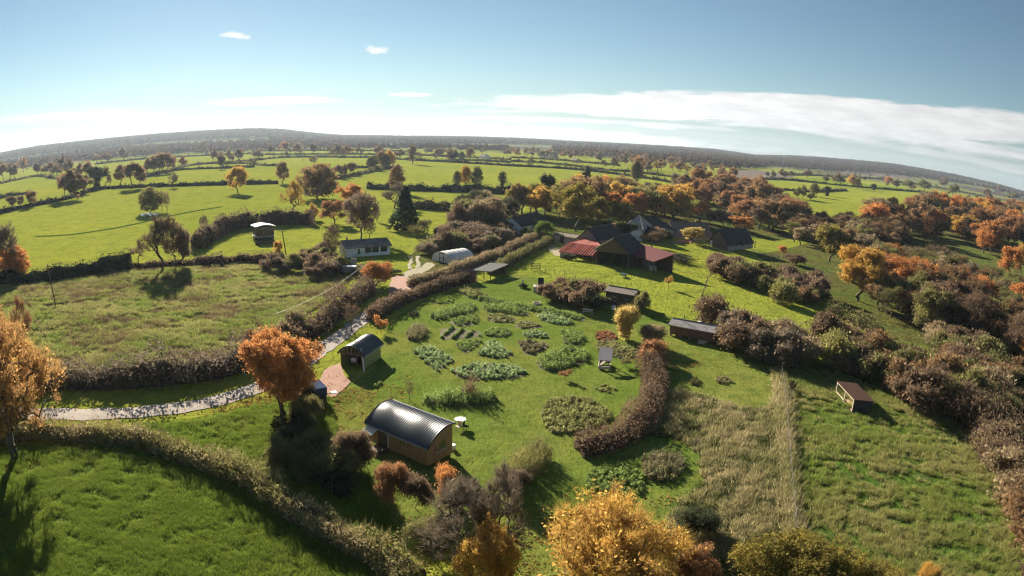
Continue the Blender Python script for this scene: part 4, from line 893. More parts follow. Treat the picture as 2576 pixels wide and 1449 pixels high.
mass('slope_understorey', [(1960,560),(2060,580),(2150,580),(2240,590),(2290,620),(2250,650),(2180,650),(2080,640),(1990,610)], 110, .4, .7)
mass('valley_understorey', [(2200,670),(2330,690),(2420,710),(2520,750),(2640,810),(2700,900),(2620,960),(2500,890),(2400,850),(2330,850),(2230,800),(2150,760)], 150, .35, .6)
grove([(2070,878),(2150,905),(2240,930),(2340,965),(2430,1000),(2500,1060),(2450,1078),(2330,1040),(2200,975),(2080,915)], 44, ['bush', 'bush', 'thin', 'bare'], 4.6, 6.4, ['tan', 'mossy', 'brown', 'brownoak', 'olive'], '', 'willow scrub behind the shelter', 'bush', 2.0)
grove([(1830,838),(1880,848),(1950,868),(2010,890),(2040,915),(2000,930),(1940,925),(1870,895),(1830,868)], 24, ['bush', 'bush', 'bare'], 3.9, 5.2, ['brown', 'grey', 'purple', 'brown', 'tan'], '', 'thorn scrub by the long shed', 'bush', 1.6)
grove([(1800,680),(1870,692),(1950,708),(2040,738),(2090,770),(2050,778),(1960,750),(1870,725),(1805,702)], 34, ['bush', 'bush', 'bare'], 4.2, 5.6, ['brown', 'brownoak', 'purple', 'olive', 'brown'], '', 'scrub below the stone house', 'bush', 1.8)
# far hedgerow trees, band by band toward the ridge
def band(x0, x1, ytop, ybot, n, hues, label, group, h=12, kinds=('far', 'far', 'far_bare')):
    for _ in range(n):
        x = random.uniform(x0, x1); t = random.random(); yt = np.interp(x, *zip(*ytop)); yb = np.interp(x, *zip(*ybot)); g = G(x, yt+(yb-yt)*t)
        s = random.uniform(.75, 1.25); kd, hu = random.choice(kinds), random.choice(hues); lb = own_label(hu, 'oak', group, (x-x0)/(x1-x0), t, 'far', h*s, h)
        place(kd, g, h*s, h*.95*s*random.uniform(.8, 1.2), hu, lb, 'tree', group)
band(340, 1284, [(340, 378), (700, 377), (1284, 386)], [(340, 392), (700, 390), (1284, 402)], 34, ['brown', 'brownoak', 'grey', 'olive'], '', 'oaks under the ridge', 12, ('far', 'far_tall', 'far_bare'))
band(1284, 1720, [(1284, 380), (1500, 392), (1720, 410)], [(1284, 394), (1500, 407), (1720, 440)], 60, ['brown', 'brownoak', 'grey', 'russet', 'brown'], 'one of the far brown oaks of the middle woods', 'far oaks of the middle woods')
band(1600, 1850, [(1600, 408), (1720, 408), (1850, 428)], [(1600, 430), (1720, 455), (1850, 470)], 32, ['brownoak', 'russet', 'brown'], 'one of the far red-brown oaks beyond the pasture corner', 'far oaks beyond the pasture corner')
band(2050, 2230, [(2050, 430), (2230, 444)], [(2050, 442), (2230, 454)], 24, ['brown', 'purple'], 'one of the far dark oaks in the copse by the ploughed field', 'far oaks of the dark copse', 8)
band(2230, 2576, [(2230, 425), (2400, 450), (2576, 490)], [(2230, 470), (2400, 495), (2576, 530)], 42, ['olive', 'brown', 'brownoak', 'brown'], 'one of the far hedgerow oaks on the right slope', 'far oaks on the right slope', 8)
band(1914, 2300, [(1914, 402), (2300, 428)], [(1914, 408), (2300, 436)], 26, ['brown', 'purple', 'brown'], 'one of the far oaks on the right skyline', 'far oaks on the right skyline', 9)
# ------------------------------------------------------------------ far woodland that reads as one mass
g = Vector((-76., 44., float(T(-76, 44)))); place('oak_near', g, 13, 14, 'gold', 'golden oak standing just outside the left edge, its shadow on the near meadow')
pw = []
for _ in range(2): pw.append(tree_proto('wood', 12, 13, .1, 26, 'oak', 60, 3.6, 0, 1, seg=3, minr=.2, cut=4, lobes=5)['c'])
for q in pw: q.materials.clear(); q.materials.append(WOODL)
n = 60000; a = rng.uniform(R(-53), R(57), n); r = np.sqrt(rng.uniform(1500**2, 5200**2, n)); P = np.column_stack([r*np.sin(a), r*np.cos(a)])
f = np.zeros(n)
for _ in range(8):
    t_ = rng.uniform(0, 2*PI); k = rng.uniform(1/700, 1/160); f += np.sin((P[:, 0]*math.cos(t_)+P[:, 1]*math.sin(t_))*k+rng.uniform(0, 6))
keep = (f > -.7-(r-1500)/1400)
scatter('far_woodland', P[keep], pw, .7, 1.35, label='brown woodland covering the far ridge', tilt=.1)
def wood(px, n, name='wood_mass', lo=.6, hi=1.): 
    P = samp(gpoly(px), n); return scatter(name, P, pw, lo, hi, label=None, tilt=.1)
pb = [PR['far'][i]['c'].copy() for i in range(4)]+[PR['far_bare'][0]['c'].copy()]
for q in pb: q.materials.clear(); q.materials.append(WOODL)
def belt(name, top, bot, n, lo=.6, hi=1.05, ps=None):
    x = rng.uniform(top[0][0], top[-1][0], n); yt = np.interp(x, *zip(*top)); yb = np.interp(x, *zip(*bot)); y = yt+(yb-yt)*rng.random(n)
    P = np.array([(q.x, q.y) for q in (G(*p_) for p_ in zip(x, y))]); return scatter(name, P, ps or pb, lo, hi, tilt=.05)
belt('far_tree_belt', [(0, 410), (170, 384), (340, 371), (700, 364), (1284, 374)], [(0, 426), (170, 404), (340, 380), (700, 373), (1284, 384)], 900)
wood([(1390,372),(1500,378),(1650,388),(1800,398),(1900,405),(1960,412),(1900,425),(1850,428),(1740,415),(1600,402),(1480,396),(1400,388)], 2600, 'middle_woodland', .75, 1.1)
# ------------------------------------------------------------------ garden beds
def bed(px, hgt, hue, label, n=None, clump_r=.28, ls=.13, rows=None, soil=True, twig=0., name='garden_bed', cat='garden bed', fill=1., mound=0.):
    gp = gpoly(px); q = np.array([(p.x, p.y) for p in gp]); c = q.mean(0); o3 = np.array([c[0], c[1], float(T(*c))]); e = thing(name, tuple(o3), label, cat); ar = area(gp)
    if soil:
        ring = smooth_line([Vector((p[0], p[1], 0)) for p in q]+[Vector((q[0][0], q[0][1], 0))], .5)[:-1]; ring = ring+rng.normal(0, .06, ring.shape)
        V = [(0, 0, .10)]+[(x-c[0], y-c[1], float(T(x, y))-o3[2]+.045) for x, y in ring]; m_ = MB().add(V, [(0, i, i % len(ring)+1) for i in range(1, len(ring)+1)]); m_.put('soil', SOIL, e)
    n = n or int(ar*7.5*fill)
    if rows:
        ang, gap = rows; u = np.array([math.cos(ang), math.sin(ang)]); P = samp(gp, n*2); k = np.round((P-c)@np.array([-u[1], u[0]])/gap)*gap; P = np.outer((P-c)@u, u)+np.outer(k, [-u[1], u[0]])+c+rng.normal(0, .06, P.shape); P = P[inpoly(P, q)][:n]
    else: P = samp(gp, n)
    clump_r *= .78; lv = 26 if ls < .16 else 22; N = len(P); H_ = hgt*rng.uniform(.55, 1.15, N); idx = np.repeat(np.arange(N), lv); d = unit(len(idx)); d[:, 2] = np.abs(d[:, 2])
    edge = 1-mound+mound*np.clip(1.25-np.linalg.norm((P-c)/(np.abs(q-c).max(0)+.01), axis=1), 0, 1)
    H_ = H_*edge
    Q = np.column_stack([P[idx]-c+d[:, :2]*clump_r*rng.uniform(.4, 1.1, (len(idx), 1)), T(P[idx, 0], P[idx, 1])-o3[2]+.05+d[:, 2]*H_[idx]*rng.uniform(.35, 1., len(idx))])
    v = np.clip(np.repeat(rng.random(N), lv)*.6+rng.random(len(idx))*.4, 0, 1); V1, F1 = quads(Q, ls, 1.5); Vs, Fs, vs = [V1], [F1], [v]
    if twig:
        k = rng.integers(0, len(Q), int(len(Q)*twig)); D = np.column_stack([rng.normal(0, .5, (len(k), 2))+.25, np.ones(len(k))]); a, b = slivers(Q[k], D, hgt*.8, .03); Vs.append(a); Fs.append(b+len(V1)); vs.append(rng.random(len(k)))
    c1, c2 = HUE[hue] if isinstance(hue, str) else hue
    link('foliage', mesh_np('bed_foliage', np.vstack(Vs), Fs, HEDG, v=np.concatenate(vs)), e, col=c1, col2=c2); return e
def oval(cx, cy, w_, h_, k=12, tilt=0): return [(cx+w_/2*math.cos(2*PI*i/k), cy+h_/2*math.sin(2*PI*i/k)+tilt*math.cos(2*PI*i/k)) for i in range(k)]
HUE.update(leafy=((.30, .37, .11), (.19, .25, .08)), cabbage=((.38, .46, .22), (.25, .33, .14)), weedy=((.38, .38, .15), (.25, .24, .10)), herb=((.32, .27, .16), (.20, .19, .09)), lime=((.34, .40, .08), (.22, .29, .06)))
bed(oval(1112, 755, 58, 22), .35, 'lime', 'low round leafy bed at the top left of the lawn')
bed([(1078,798),(1100,786),(1150,772),(1188,766),(1195,778),(1180,790),(1140,795),(1100,806)], .95, 'leafy', 'long tall leafy bed slanting below the round one', clump_r=.35)
bed([(1130,813),(1160,800),(1195,793),(1206,805),(1195,817),(1155,822)], .5, 'leafy', 'rowed bed tucked under the long tall one', rows=(-.1, .8))
bed([(1210,770),(1240,768),(1290,776),(1330,788),(1318,794),(1270,788),(1225,783)], .85, 'leafy', 'dark arched bed at the top centre of the garden', clump_r=.35)
bed([(1228,793),(1262,790),(1295,800),(1290,811),(1250,812),(1226,805)], .35, 'weedy', 'striped bed of low rows at the centre top', rows=(.1, .9), fill=.7)
bed(oval(1050, 840, 52, 36, tilt=-4), 1.0, 'herb', 'round purple-brown shrubby bed at the left of the garden', clump_r=.4, twig=.3, mound=.3)
bed([(1108,830),(1135,826),(1205,835),(1208,846),(1150,853),(1110,852)], .45, 'leafy', 'bed with pale cross strips left of centre', rows=(1.35, 1.5), fill=.8)
bed([(1302,812),(1330,808),(1360,820),(1358,826),(1315,827),(1296,822)], .3, 'weedy', 'small brown-striped bed right of centre', rows=(.5, .9), fill=.7)
bed([(1350,793),(1375,793),(1420,802),(1440,812),(1425,820),(1390,815),(1358,803)], .7, 'cabbage', 'spindle-shaped cabbage bed at the upper right', clump_r=.32)
bed(oval(1253, 838, 66, 24), .4, 'leafy', 'round bed with a sapling at the garden centre')
bed([(1316,838),(1340,833),(1376,838),(1378,850),(1345,851),(1318,847)], .4, 'cabbage', 'pale green rowed bed right of the garden centre', rows=(.3, .7))
bed([(1145,868),(1165,860),(1205,856),(1210,862),(1175,889),(1160,882)], .4, 'leafy', 'three-cornered bed left of the pentagon one')
bed([(1410,836),(1440,832),(1462,840),(1470,858),(1450,868),(1420,864),(1415,850)], .65, 'leafy', 'squarish bed at the right edge of the circle', clump_r=.34)
bed([(1303,860),(1330,858),(1372,868),(1378,874),(1340,893),(1318,888)], .55, 'herb', 'brownish tapered bed below the rowed cabbage')
bed([(1200,893),(1225,862),(1245,860),(1285,888),(1285,898),(1240,901)], .55, 'cabbage', 'pentagon bed of pale cabbages in the middle')
bed([(1036,882),(1075,872),(1098,880),(1140,905),(1130,915),(1100,933),(1080,922)], .55, 'cabbage', 'large diamond-shaped bed at the left', clump_r=.32)
bed([(1350,910),(1375,893),(1420,878),(1455,880),(1478,888),(1474,912),(1440,922),(1385,935),(1355,925)], .85, 'leafy', 'largest leafy bed left of the gazebo', clump_r=.38)
bed([(1135,936),(1160,923),(1215,915),(1295,920),(1322,938),(1300,952),(1240,955),(1165,953)], .5, 'cabbage', 'long six-sided bed closing the circle at the bottom')
bed([(1168,738),(1200,744),(1250,757),(1330,770),(1400,782),(1470,800),(1462,808),(1390,792),(1310,778),(1240,765),(1180,750)], .6, 'leafy', 'narrow curved vegetable strip along the back of the garden')
bed([(1150,735),(1172,727),(1210,742),(1240,752),(1225,756),(1180,748)], .8, 'weedy', 'weedy corner clump at the back left of the garden')
bed([(1500,838),(1530,833),(1548,840),(1550,858),(1520,862),(1502,855)], .2, ((.45, .22, .12), (.30, .15, .09)), 'rust-coloured heap of earth and leaves beside the willow', fill=.7, ls=.2)
bed([(1502,862),(1550,862),(1600,880),(1610,897),(1575,905),(1520,893),(1503,880)], .35, 'weedy', 'rough weedy plot between the willow and the gazebo')
bed([(1057,1012),(1065,1003),(1110,995),(1170,988),(1230,992),(1247,1005),(1235,1017),(1170,1022),(1100,1021)], 1.15, 'leafy', 'long shaggy shrub row in front of the cabin', clump_r=.42, twig=.2, ls=.16, name='shrub_row', cat='shrub row')
bed([(1163,1000),(1175,993),(1192,994),(1198,1004),(1185,1012),(1168,1010)], 2.3, 'brown', 'tall round brown shrub rising out of the shrub row', clump_r=.5, twig=.6, ls=.16, soil=False, name='shrub', cat='shrub')
bed([(1362,1035),(1380,1010),(1430,1000),(1490,1010),(1530,1035),(1536,1055),(1510,1075),(1450,1090),(1390,1092),(1370,1070)], .55, 'weedy', 'big oval wild bed with pale dry heads above the hedge end', clump_r=.34, twig=.25, soil=False, fill=1.1, ls=.15)
bed(oval(1547, 1216, 146, 92), .5, 'leafy', 'round dark green wild bed at the lower right of the lawn', clump_r=.34, twig=.1, soil=False, fill=1.0, ls=.15)
bed([(1612,1175),(1625,1150),(1670,1140),(1710,1155),(1720,1180),(1700,1210),(1660,1220),(1625,1200)], .85, 'herb', 'mounded wild bed topped with fallen straw-brown grass', clump_r=.42, twig=.5, soil=False, fill=1.0, ls=.16, mound=.3)
bed([(1255,1215),(1290,1175),(1330,1140),(1370,1135),(1385,1160),(1350,1200),(1310,1235),(1270,1240)], 1.9, 'mossy', 'thick grey-green shrub mass by the bare trees', clump_r=.5, twig=.5, soil=False, ls=.15, name='shrub_mass', cat='shrubs')
bed([(1490,975),(1520,968),(1548,980),(1535,990),(1500,988)], .3, 'weedy', 'crescent of low growth below the gazebo', soil=False, fill=.5)
bed([(1802,955),(1822,950),(1838,960),(1825,970),(1806,966)], .5, 'herb', 'small weedy mound alone on the mown strip', soil=False)
bed([(1735,962),(1750,958),(1765,968),(1750,976)], .5, 'olive', 'low dark tuft at the foot of the shaded bank', soil=False, twig=.4)
bed([(938,968),(958,964),(965,972),(945,978)], .35, 'leafy', 'small leafy patch below the arched barn', soil=False)
bed([(1030,790),(1048,786),(1052,796),(1036,800)], .6, 'dark', 'small dark shrub at the left corner of the garden', soil=False)
# ------------------------------------------------------------------ building materials
TIMB = grain('weathered_timber', (.10, .065, .045), (.17, .115, .08), 6, (1, 1, .15)); CLAD = grain('golden_cladding', (.30, .17, .075), (.40, .24, .11), 7, (1, 1, .12), .75)
REDW = grain('red_boards', (.14, .06, .042), (.20, .10, .07), 6, (1, 1, .12)); STEEL = grain('dark_roof_steel', (.030, .033, .040), (.048, .050, .058), 4, (1, 1, 1), .36, .004, .15, .7)
REDR = grain('red_roof_sheet', (.46, .065, .042), (.54, .085, .055), 2, (1, 1, 1), .7, .005, 0, .15, (.28, .045, .035)); REDT = grain('red_roof_tile', (.36, .085, .065), (.46, .15, .115), 4, (1, 3, 1), .9, .04, 0, .1, (.24, .07, .055))
WINE = grain('wine_roof_sheet', (.13, .028, .030), (.16, .036, .036), 2, (1, 1, 1), .75, .005, 0, .15); SLATE = grain('slate', (.040, .038, .042), (.065, .060, .062), 5, (1, 2.5, 1), .9, .03, 0, .1, (.08, .066, .06))
TILE = grain('brown_tile', (.17, .105, .085), (.27, .19, .16), 5, (1, 3, 1), .85, .04, 0, .15, (.12, .10, .06)); PLAST = grain('lime_plaster', (.66, .67, .68), (.78, .78, .77), 3, (1, 1, 1), .9, .01, 0, .15, (.50, .50, .47))
STONE = grain('rubble_stone', (.36, .30, .24), (.50, .44, .37), 5, (1, 1, 1), .9, .05, 0, .15, (.27, .22, .18)); BRICK = grain('old_brick', (.22, .09, .065), (.30, .15, .11), 7, (1, 1, 3), .9, .03)
FILM = grain('tunnel_film', (.66, .62, .56), (.76, .72, .66), 1.5, (1, 1, 1), .5, .02, 0, .4, (.58, .53, .46)); GALV = grain('grey_sheet', (.27, .26, .26), (.36, .35, .34), 3, (1, 1, 1), .6, .01, .2, .4); FELT = grain('roof_felt', (.23, .215, .215), (.31, .29, .285), 6, (1, 1, 1), .9, .01, 0, .2, (.19, .18, .17))
PALEW = grain('pale_wood', (.42, .35, .27), (.55, .47, .37), 6, (1, 1, .2)); WHITE = grain('white_paint', (.72, .72, .70), (.82, .82, .80), 4, (1, 1, 1), .6, .005, 0, .4, (.6, .6, .57)); DARKM = grain('dark_metal', (.035, .035, .035), (.06, .055, .05), 6); OLIV = grain('olive_panel', (.26, .26, .09), (.34, .33, .13), 5, (1, 1, .2), .8)
MOSSR = grain('mossy_roof', (.085, .08, .07), (.30, .27, .23), 3.2, (2.5, .6, 1), .9, .04, 0, .15, (.10, .10, .06)); BLUE = grain('blue_cover', (.03, .05, .11), (.05, .075, .14), 2, (1, 1, 1), .95, .02, 0, .03); MOSST = grain('mossy_tile', (.15, .11, .075), (.22, .18, .11), 5, (1, 1, 1), .9, .04)
GLASSM = mat('dark_glass', lambda t: out(t, bsdf(t, (.02, .025, .03), .08, None, 0, 0, 0, .8))); STRAW = grain('straw_bedding', (.55, .36, .20), (.66, .47, .28), 6, (1, 1, 1), .95, .05)
# ------------------------------------------------------------------ building helpers
def frame(Apx, Bpx):
    a, b = G(*Apx), G(*Bpx); z = min(a.z, b.z); d = Vector((b.x-a.x, b.y-a.y, 0)); return Vector((a.x, a.y, z)), d.length, math.atan2(d.y, d.x)
def wpt(o, rz, x, y): return Vector((o.x+x*math.cos(rz)-y*math.sin(rz), o.y+x*math.sin(rz)+y*math.cos(rz), o.z))
def window(parent, face, u, z, w_, h_, W, D, fm=None, nx=2, name='window'):
    """frame and glazing bars, with a pane behind; face f/l/r/b"""
    fm = fm or WHITE; P = {'f': lambda s, d, zz: (s, -d, zz), 'b': lambda s, d, zz: (s, D+d, zz), 'l': lambda s, d, zz: (-d, s, zz), 'r': lambda s, d, zz: (W+d, s, zz)}[face]
    def bx(m, s0, s1, d0, d1, z0, z1):
        a = P(s0, d0, z0); b = P(s1, d1, z1); lo = [min(a[i], b[i]) for i in range(3)]; hi = [max(a[i], b[i]) for i in range(3)]; m.box(lo[0], hi[0], lo[1], hi[1], lo[2], hi[2])
    m = MB(); t = .07
    for s0, s1, z0, z1 in ((u, u+w_, z, z+t), (u, u+w_, z+h_-t, z+h_), (u, u+t, z+t, z+h_-t), (u+w_-t, u+w_, z+t, z+h_-t)): bx(m, s0, s1, -.01, .05, z0, z1)
    for i in range(1, nx): bx(m, u+w_*i/nx-.02, u+w_*i/nx+.02, .002, .04, z+t, z+h_-t)
    f = m.put(name, fm, parent); m = MB(); bx(m, u+t, u+w_-t, -.01, .012, z+t, z+h_-t); m.put('pane', GLASSM, f); return f
def corr(mb, pts, pitch, amp, along):
    """corrugated sheet on a planar quad pts (a,b,c,d): ribs run a->d, repeated a->b"""
    a, b, c, d = map(Vector, pts); n = (b-a).cross(d-a).normalized(); n = n if n.z > 0 else -n; L = (b-a).length; k = max(8, int(L/pitch)*4); rows = []
    for j in range(2):
        for i in range(k+1):
            t = i/k; p = (a.lerp(b, t) if j == 0 else d.lerp(c, t)); rows.append(p+n*amp*math.sin(2*PI*t*L/pitch))
    return mb.add(rows, [(i, i+1, k+1+i+1, k+1+i) for i in range(k)])
def gabled(name, label, cat, A, B, depth, eave, ridge, wm, rm, ax='x', over=.35, wins=(), door=None, chim=(), group=None, he=None, hr=None, rt=.14, hip=None, opens=(), raised=0., boards=None, gm=None, rib=None):
    o, W, rz = frame(A, B); D = depth; he = he or max(1.8, HT(G(*A), *eave)); rp = wpt(o, rz, 0, D/2) if ax == 'x' else wpt(o, rz, W/2, 0); hr = hr or max(he+.5, HT(rp, *ridge))
    e = thing(name, (o.x, o.y, o.z-.02), label, cat, rz, group); z0 = raised; t = .22
    def wl(face):
        if face in 'fb':
            y0, y1 = (0, t) if face == 'f' else (D-t, D); pk = hr if ax == 'y' else None
            m = MB(); pts = [(0, z0), (W, z0), (W, he)]+([(W/2, pk-.05)] if pk else [])+[(0, he)]
            m.add([(x, y0, z) for x, z in pts]+[(x, y1, z) for x, z in pts], [tuple(range(len(pts))), tuple(range(2*len(pts)-1, len(pts)-1, -1))]+[(i, i+len(pts), (i+1) % len(pts)+len(pts), (i+1) % len(pts)) for i in range(len(pts))])
        else:
            x0, x1 = (.003, t) if face == 'l' else (W-t, W-.003); pk = hr if ax == 'x' and not (hip and face in hip) else None
            m = MB(); pts = [(t, z0), (D-t, z0), (D-t, he), ]+([(D/2, pk-.05)] if pk else [])+[(t, he)]
            m.add([(x0, y, z) for y, z in pts]+[(x1, y, z) for y, z in pts], [tuple(range(len(pts))), tuple(range(2*len(pts)-1, len(pts)-1, -1))]+[(i, i+len(pts), (i+1) % len(pts)+len(pts), (i+1) % len(pts)) for i in range(len(pts))])
        g_ = gm if gm and pk else wm
        wo_ = m.put('wall', g_, e)
        if boards and face in 'flr':
            q = MB(); L_ = W if face in 'fb' else D; s = .0
            while s < L_-.05:
                w_ = min(boards, L_-s)-.02; mid = s+w_/2; top = he
                if pk: top = he+(hr-he)*(1-abs(mid-L_/2)/(L_/2))-.08
                d_ = .03+random.uniform(0, .012)
                if face == 'f': q.box(s, s+w_, -d_, -.002, z0, top)
                elif face == 'l': q.box(-d_, 0, s, s+w_, z0, top)
                else: q.box(W-.001, W+d_, s, s+w_, z0, top)
                s += boards
            q.put('boards', wm, wo_)
    for f in 'fblr':
        if f not in opens: wl(f)
    if opens:
        for (px_, py_) in ([(0.1, .1), (W-.1, .1), (W/2, .1)] if 'f' in opens else []): MB().box(px_-.09, px_+.09, py_-.09, py_+.09, 0, he).put('post', wm, e)
    ov = over; k = (hr-he)/((D/2) if ax == 'x' else (W/2)); zl = he-ov*k+.04
    if ax == 'x':
        hl = D/2*.75 if hip and 'l' in hip else 0; hr_ = D/2*.75 if hip and 'r' in hip else 0; x0, x1 = -ov, W+ov; r0, r1 = x0+hl+(ov if hl else 0), x1-hr_-(ov if hr_ else 0)
        sl = [[(x0, -ov, zl), (x1, -ov, zl), (r1, D/2, hr), (r0, D/2, hr)], [(x1, D+ov, zl), (x0, D+ov, zl), (r0, D/2, hr), (r1, D/2, hr)]]
        if hl: sl.append([(x0, D+ov, zl), (x0, -ov, zl), (r0, D/2, hr)])
        if hr_: sl.append([(x1, -ov, zl), (x1, D+ov, zl), (r1, D/2, hr)])
        rg = ((r0, D/2, hr+.02), (r1, D/2, hr+.02))
    else:
        y0, y1 = -ov, D+ov; sl = [[(-ov, y1, zl), (-ov, y0, zl), (W/2, y0, hr), (W/2, y1, hr)], [(W+ov, y0, zl), (W+ov, y1, zl), (W/2, y1, hr), (W/2, y0, hr)]]; rg = ((W/2, y0, hr+.02), (W/2, y1, hr+.02))
    for s in sl:
        m = MB().slab(s, rt); ro_ = m.put('roof', rm, e)
        if rib and len(s) == 4: corr(MB(), [tuple(Vector(p)+Vector((0, 0, .05))) for p in s], rib, .03, 0).put('roof_sheet', rm, ro_)
    MB().bar(rg[0], rg[1], .10, 6).put('ridge', rm, e)
    for w_ in wins: window(e, w_[0], *w_[1:5], W, D, *(w_[5:] or ()))
    if door:
        f_, u, w_, h_, dm = door; m = MB(); m.box(*((u, u+w_, -.05, .01) if f_ == 'f' else (-.05, .01, u, u+w_) if f_ == 'l' else (W-.01, W+.05, u, u+w_)), raised, raised+h_); d_ = m.put('door', dm, e)
        MB().box(*((u+w_-.18, u+w_-.08, -.10, -.052) if f_ == 'f' else (-.10, -.052, u+w_-.18, u+w_-.08) if f_ == 'l' else (W+.052, W+.1, u+w_-.18, u+w_-.08)), raised+h_*.45, raised+h_*.5).put('handle', DARKM, d_)
    for cx, cy, w_, h_, cm in chim:
        c_ = MB().box(cx-w_/2, cx+w_/2, cy-w_/2, cy+w_/2, he, hr+h_).put('chimney', cm, e); MB().box(cx-w_/2-.06, cx+w_/2+.06, cy-w_/2-.06, cy+w_/2+.06, hr+h_, hr+h_+.12).put('chimney_cap', cm, c_)
    return e, W, he, hr
# ------------------------------------------------------------------ white bungalow
e, W, he, hr = gabled('bungalow', 'white single-storey bungalow with mossy grey roof and wide dark windows', 'bungalow', (872, 648), (981, 640), 6, (872, 623), (871, 605), PLAST, MOSSR, 'x', .4,
    wins=[('f', .26*9.5, .5, .7, 1.3, WHITE, 1)], chim=[(1.1, 3.4, .28, .5, DARKM)], rib=.35)
for u0, u1 in ((.42, .565), (.585, .735), (.78, .93)): window(e, 'f', u0*W, he*.36, (u1-u0)*W, he*.5, W, 6, DARKM, 3)
# polytunnel
def arch_pts(W, he, rise, n=16, flare=0.): return [(W/2-W/2*math.cos(PI*i/n)*(1+flare), he+rise*math.sin(PI*i/n)**.85) for i in range(n+1)]
o, W, rz = frame((1086, 655), (1134, 665)); D = 7.
e = thing('polytunnel', o, 'rounded off-white polytunnel with a framed door beside the hedge', 'polytunnel', rz); hp = HT(wpt(o, rz, W/2, D*.5), 1136, 629); ap = arch_pts(W, .2, hp-.2); m = MB(); ny = 10
V = [(x+.04*math.sin(j*2.1+i), D*j/ny, z*(1+.012*math.cos(j*PI))) for j in range(ny+1) for i, (x, z) in enumerate(ap)]; K = len(ap)
m.add(V, [(j*K+i, j*K+i+1, (j+1)*K+i+1, (j+1)*K+i) for j in range(ny) for i in range(K-1)]).put('cover', FILM, e)
for y in (0.03, D-.03): MB().poly([(x, y, z) for x, z in ap]+[(W, y, 0), (0, y, 0)]).put('end_sheet', FILM, e)
for j in range(0, ny+1, 2):
    m = MB()
    for i in range(K-1): m.bar((ap[i][0]*.99+.03, D*j/ny, ap[i][1]+.03), (ap[i+1][0]*.99+.03, D*j/ny, ap[i+1][1]+.03), .035, 4)
    m.put('hoop', GALV, e)
m = MB()
for a, b in (((W*.42, -.03, 0), (W*.42, -.03, 1.9)), ((W*.62, -.03, 0), (W*.62, -.03, 1.9)), ((W*.42, -.03, 1.9), (W*.62, -.03, 1.9)), ((W*.42, -.03, .95), (W*.62, -.03, .95))): m.beam(a, b, .09, .09)
m.put('door_frame', TIMB, e)
# curved-roof cabin
def arched(name, label, cat, A, B, D, he, rise, cm, fr=1., e_open=False, over=.25, ribp=.2, boards=.15, side_m=None, gap=0.):
    o, W, rz = frame(A, B); e = thing(name, o, label, cat, rz); ap = [(x*(1+2*over/W)-over, z) for x, z in [(W*i/36, he-.1+(rise+.1)*math.sin(PI*fr*i/36)**.85) for i in range(37)]]; L = D+2*over; n = int(L/ribp)*4; K = len(ap); V = []
    for j in range(n+1):
        y = -over+L*j/n; w_ = .10*ribp*math.sin(2*PI*(y+over)/ribp)
        for i in range(K):
            t = Vector((ap[min(i+1, K-1)][0]-ap[max(i-1, 0)][0], ap[min(i+1, K-1)][1]-ap[max(i-1, 0)][1])).normalized(); V.append((ap[i][0]-t.y*w_, y, ap[i][1]+t.x*w_))
    F = [(j*K+i, (j+1)*K+i, (j+1)*K+i+1, j*K+i+1) for j in range(n) for i in range(K-1)]; r = MB().add(V, F).put('roof', STEEL, e)
    for y in (-over-.02, D+over+.02):
        m = MB()
        for i in range(K-1): m.beam((ap[i][0], y, ap[i][1]-.03), (ap[i+1][0], y, ap[i+1][1]-.03), .06, .14)
        m.put('roof_edge', DARKM, e)
    for x in (-over, W+over): MB().beam((x, -over, (ap[0] if x < 0 else ap[-1])[1]-.05), (x, D+over, (ap[0] if x < 0 else ap[-1])[1]-.05), .1, .12).put('gutter', GALV, e)
    def top(x): return he+rise*math.sin(PI*fr*max(0, min(1, x/W)))**.85-.12
    def end(y0, y1, nm):
        m = MB(); s = 0
        while s < W-.03:
            w_ = min(boards, W-s)-.014; d = random.uniform(0, .014); m.add([(s, y0-d, gap), (s+w_, y0-d, gap), (s+w_, y1, gap), (s, y1, gap), (s, y0-d, top(s)), (s+w_, y0-d, top(s+w_)), (s+w_, y1, top(s+w_)), (s, y1, top(s))], [(3, 2, 1, 0), (4, 5, 6, 7), (0, 1, 5, 4), (1, 2, 6, 5), (2, 3, 7, 6), (3, 0, 4, 7)]); s += boards
        m.put(nm, cm, e)
    def side(x0, x1, y0=0, y1=None):
        m = MB(); s = y0; y1 = y1 or D
        while s < y1-.03:
            w_ = min(boards, y1-s)-.014; d = random.uniform(0, .014); m.box(x0-d, x1+d, s, s+w_, gap, max(he, top(x0))-.02); s += boards
        m.put('wall', side_m or cm, e)
    if not e_open: end(0, .1, 'wall')
    end(D-.1, D, 'wall')
    return e, W, side, ap, o, rz
C0 = G(1076, 1181); C1 = G(1138, 1148); hE = HT(C0, 1075.5, 1135.5); print('cabin', (C1-C0).length, hE)
e, W, side, ap, o, rz = arched('curved_roof_cabin', 'wooden cabin with ribbed black curved roof and golden end wall', 'cabin', (1076, 1181), (1138, 1148), 7.0, hE+.40, 1.2, CLAD, .66, over=.18, gap=.3, ribp=.22)
hE += .40; D = 7.0; side(0, .1, 0, 4.4); side(0, .1, 5.8, D); side(W-.1, W)
MB().box(.15, W-.15, .15, D-.15, .3, .46).put('chassis', DARKM, e); MB().box(.12, .2, 4.4, 5.8, .46, hE-.1).put('porch_back', TIMB, e)
for x in (.5, W-.5):
    for y in (D*.38, D*.52):
        wh = MB().bar((x-.1, y, .34), (x+.1, y, .34), .34, 14).put('wheel', DARKM, e)
f = window(e, 'f', W*.30, 1.25, W*.42, .75, W, D, CLAD, 1); MB().beam((W*.28, -.09, 1.2), (W*.74, -.09, 1.2), .1, .06).put('sill', PALEW, f)
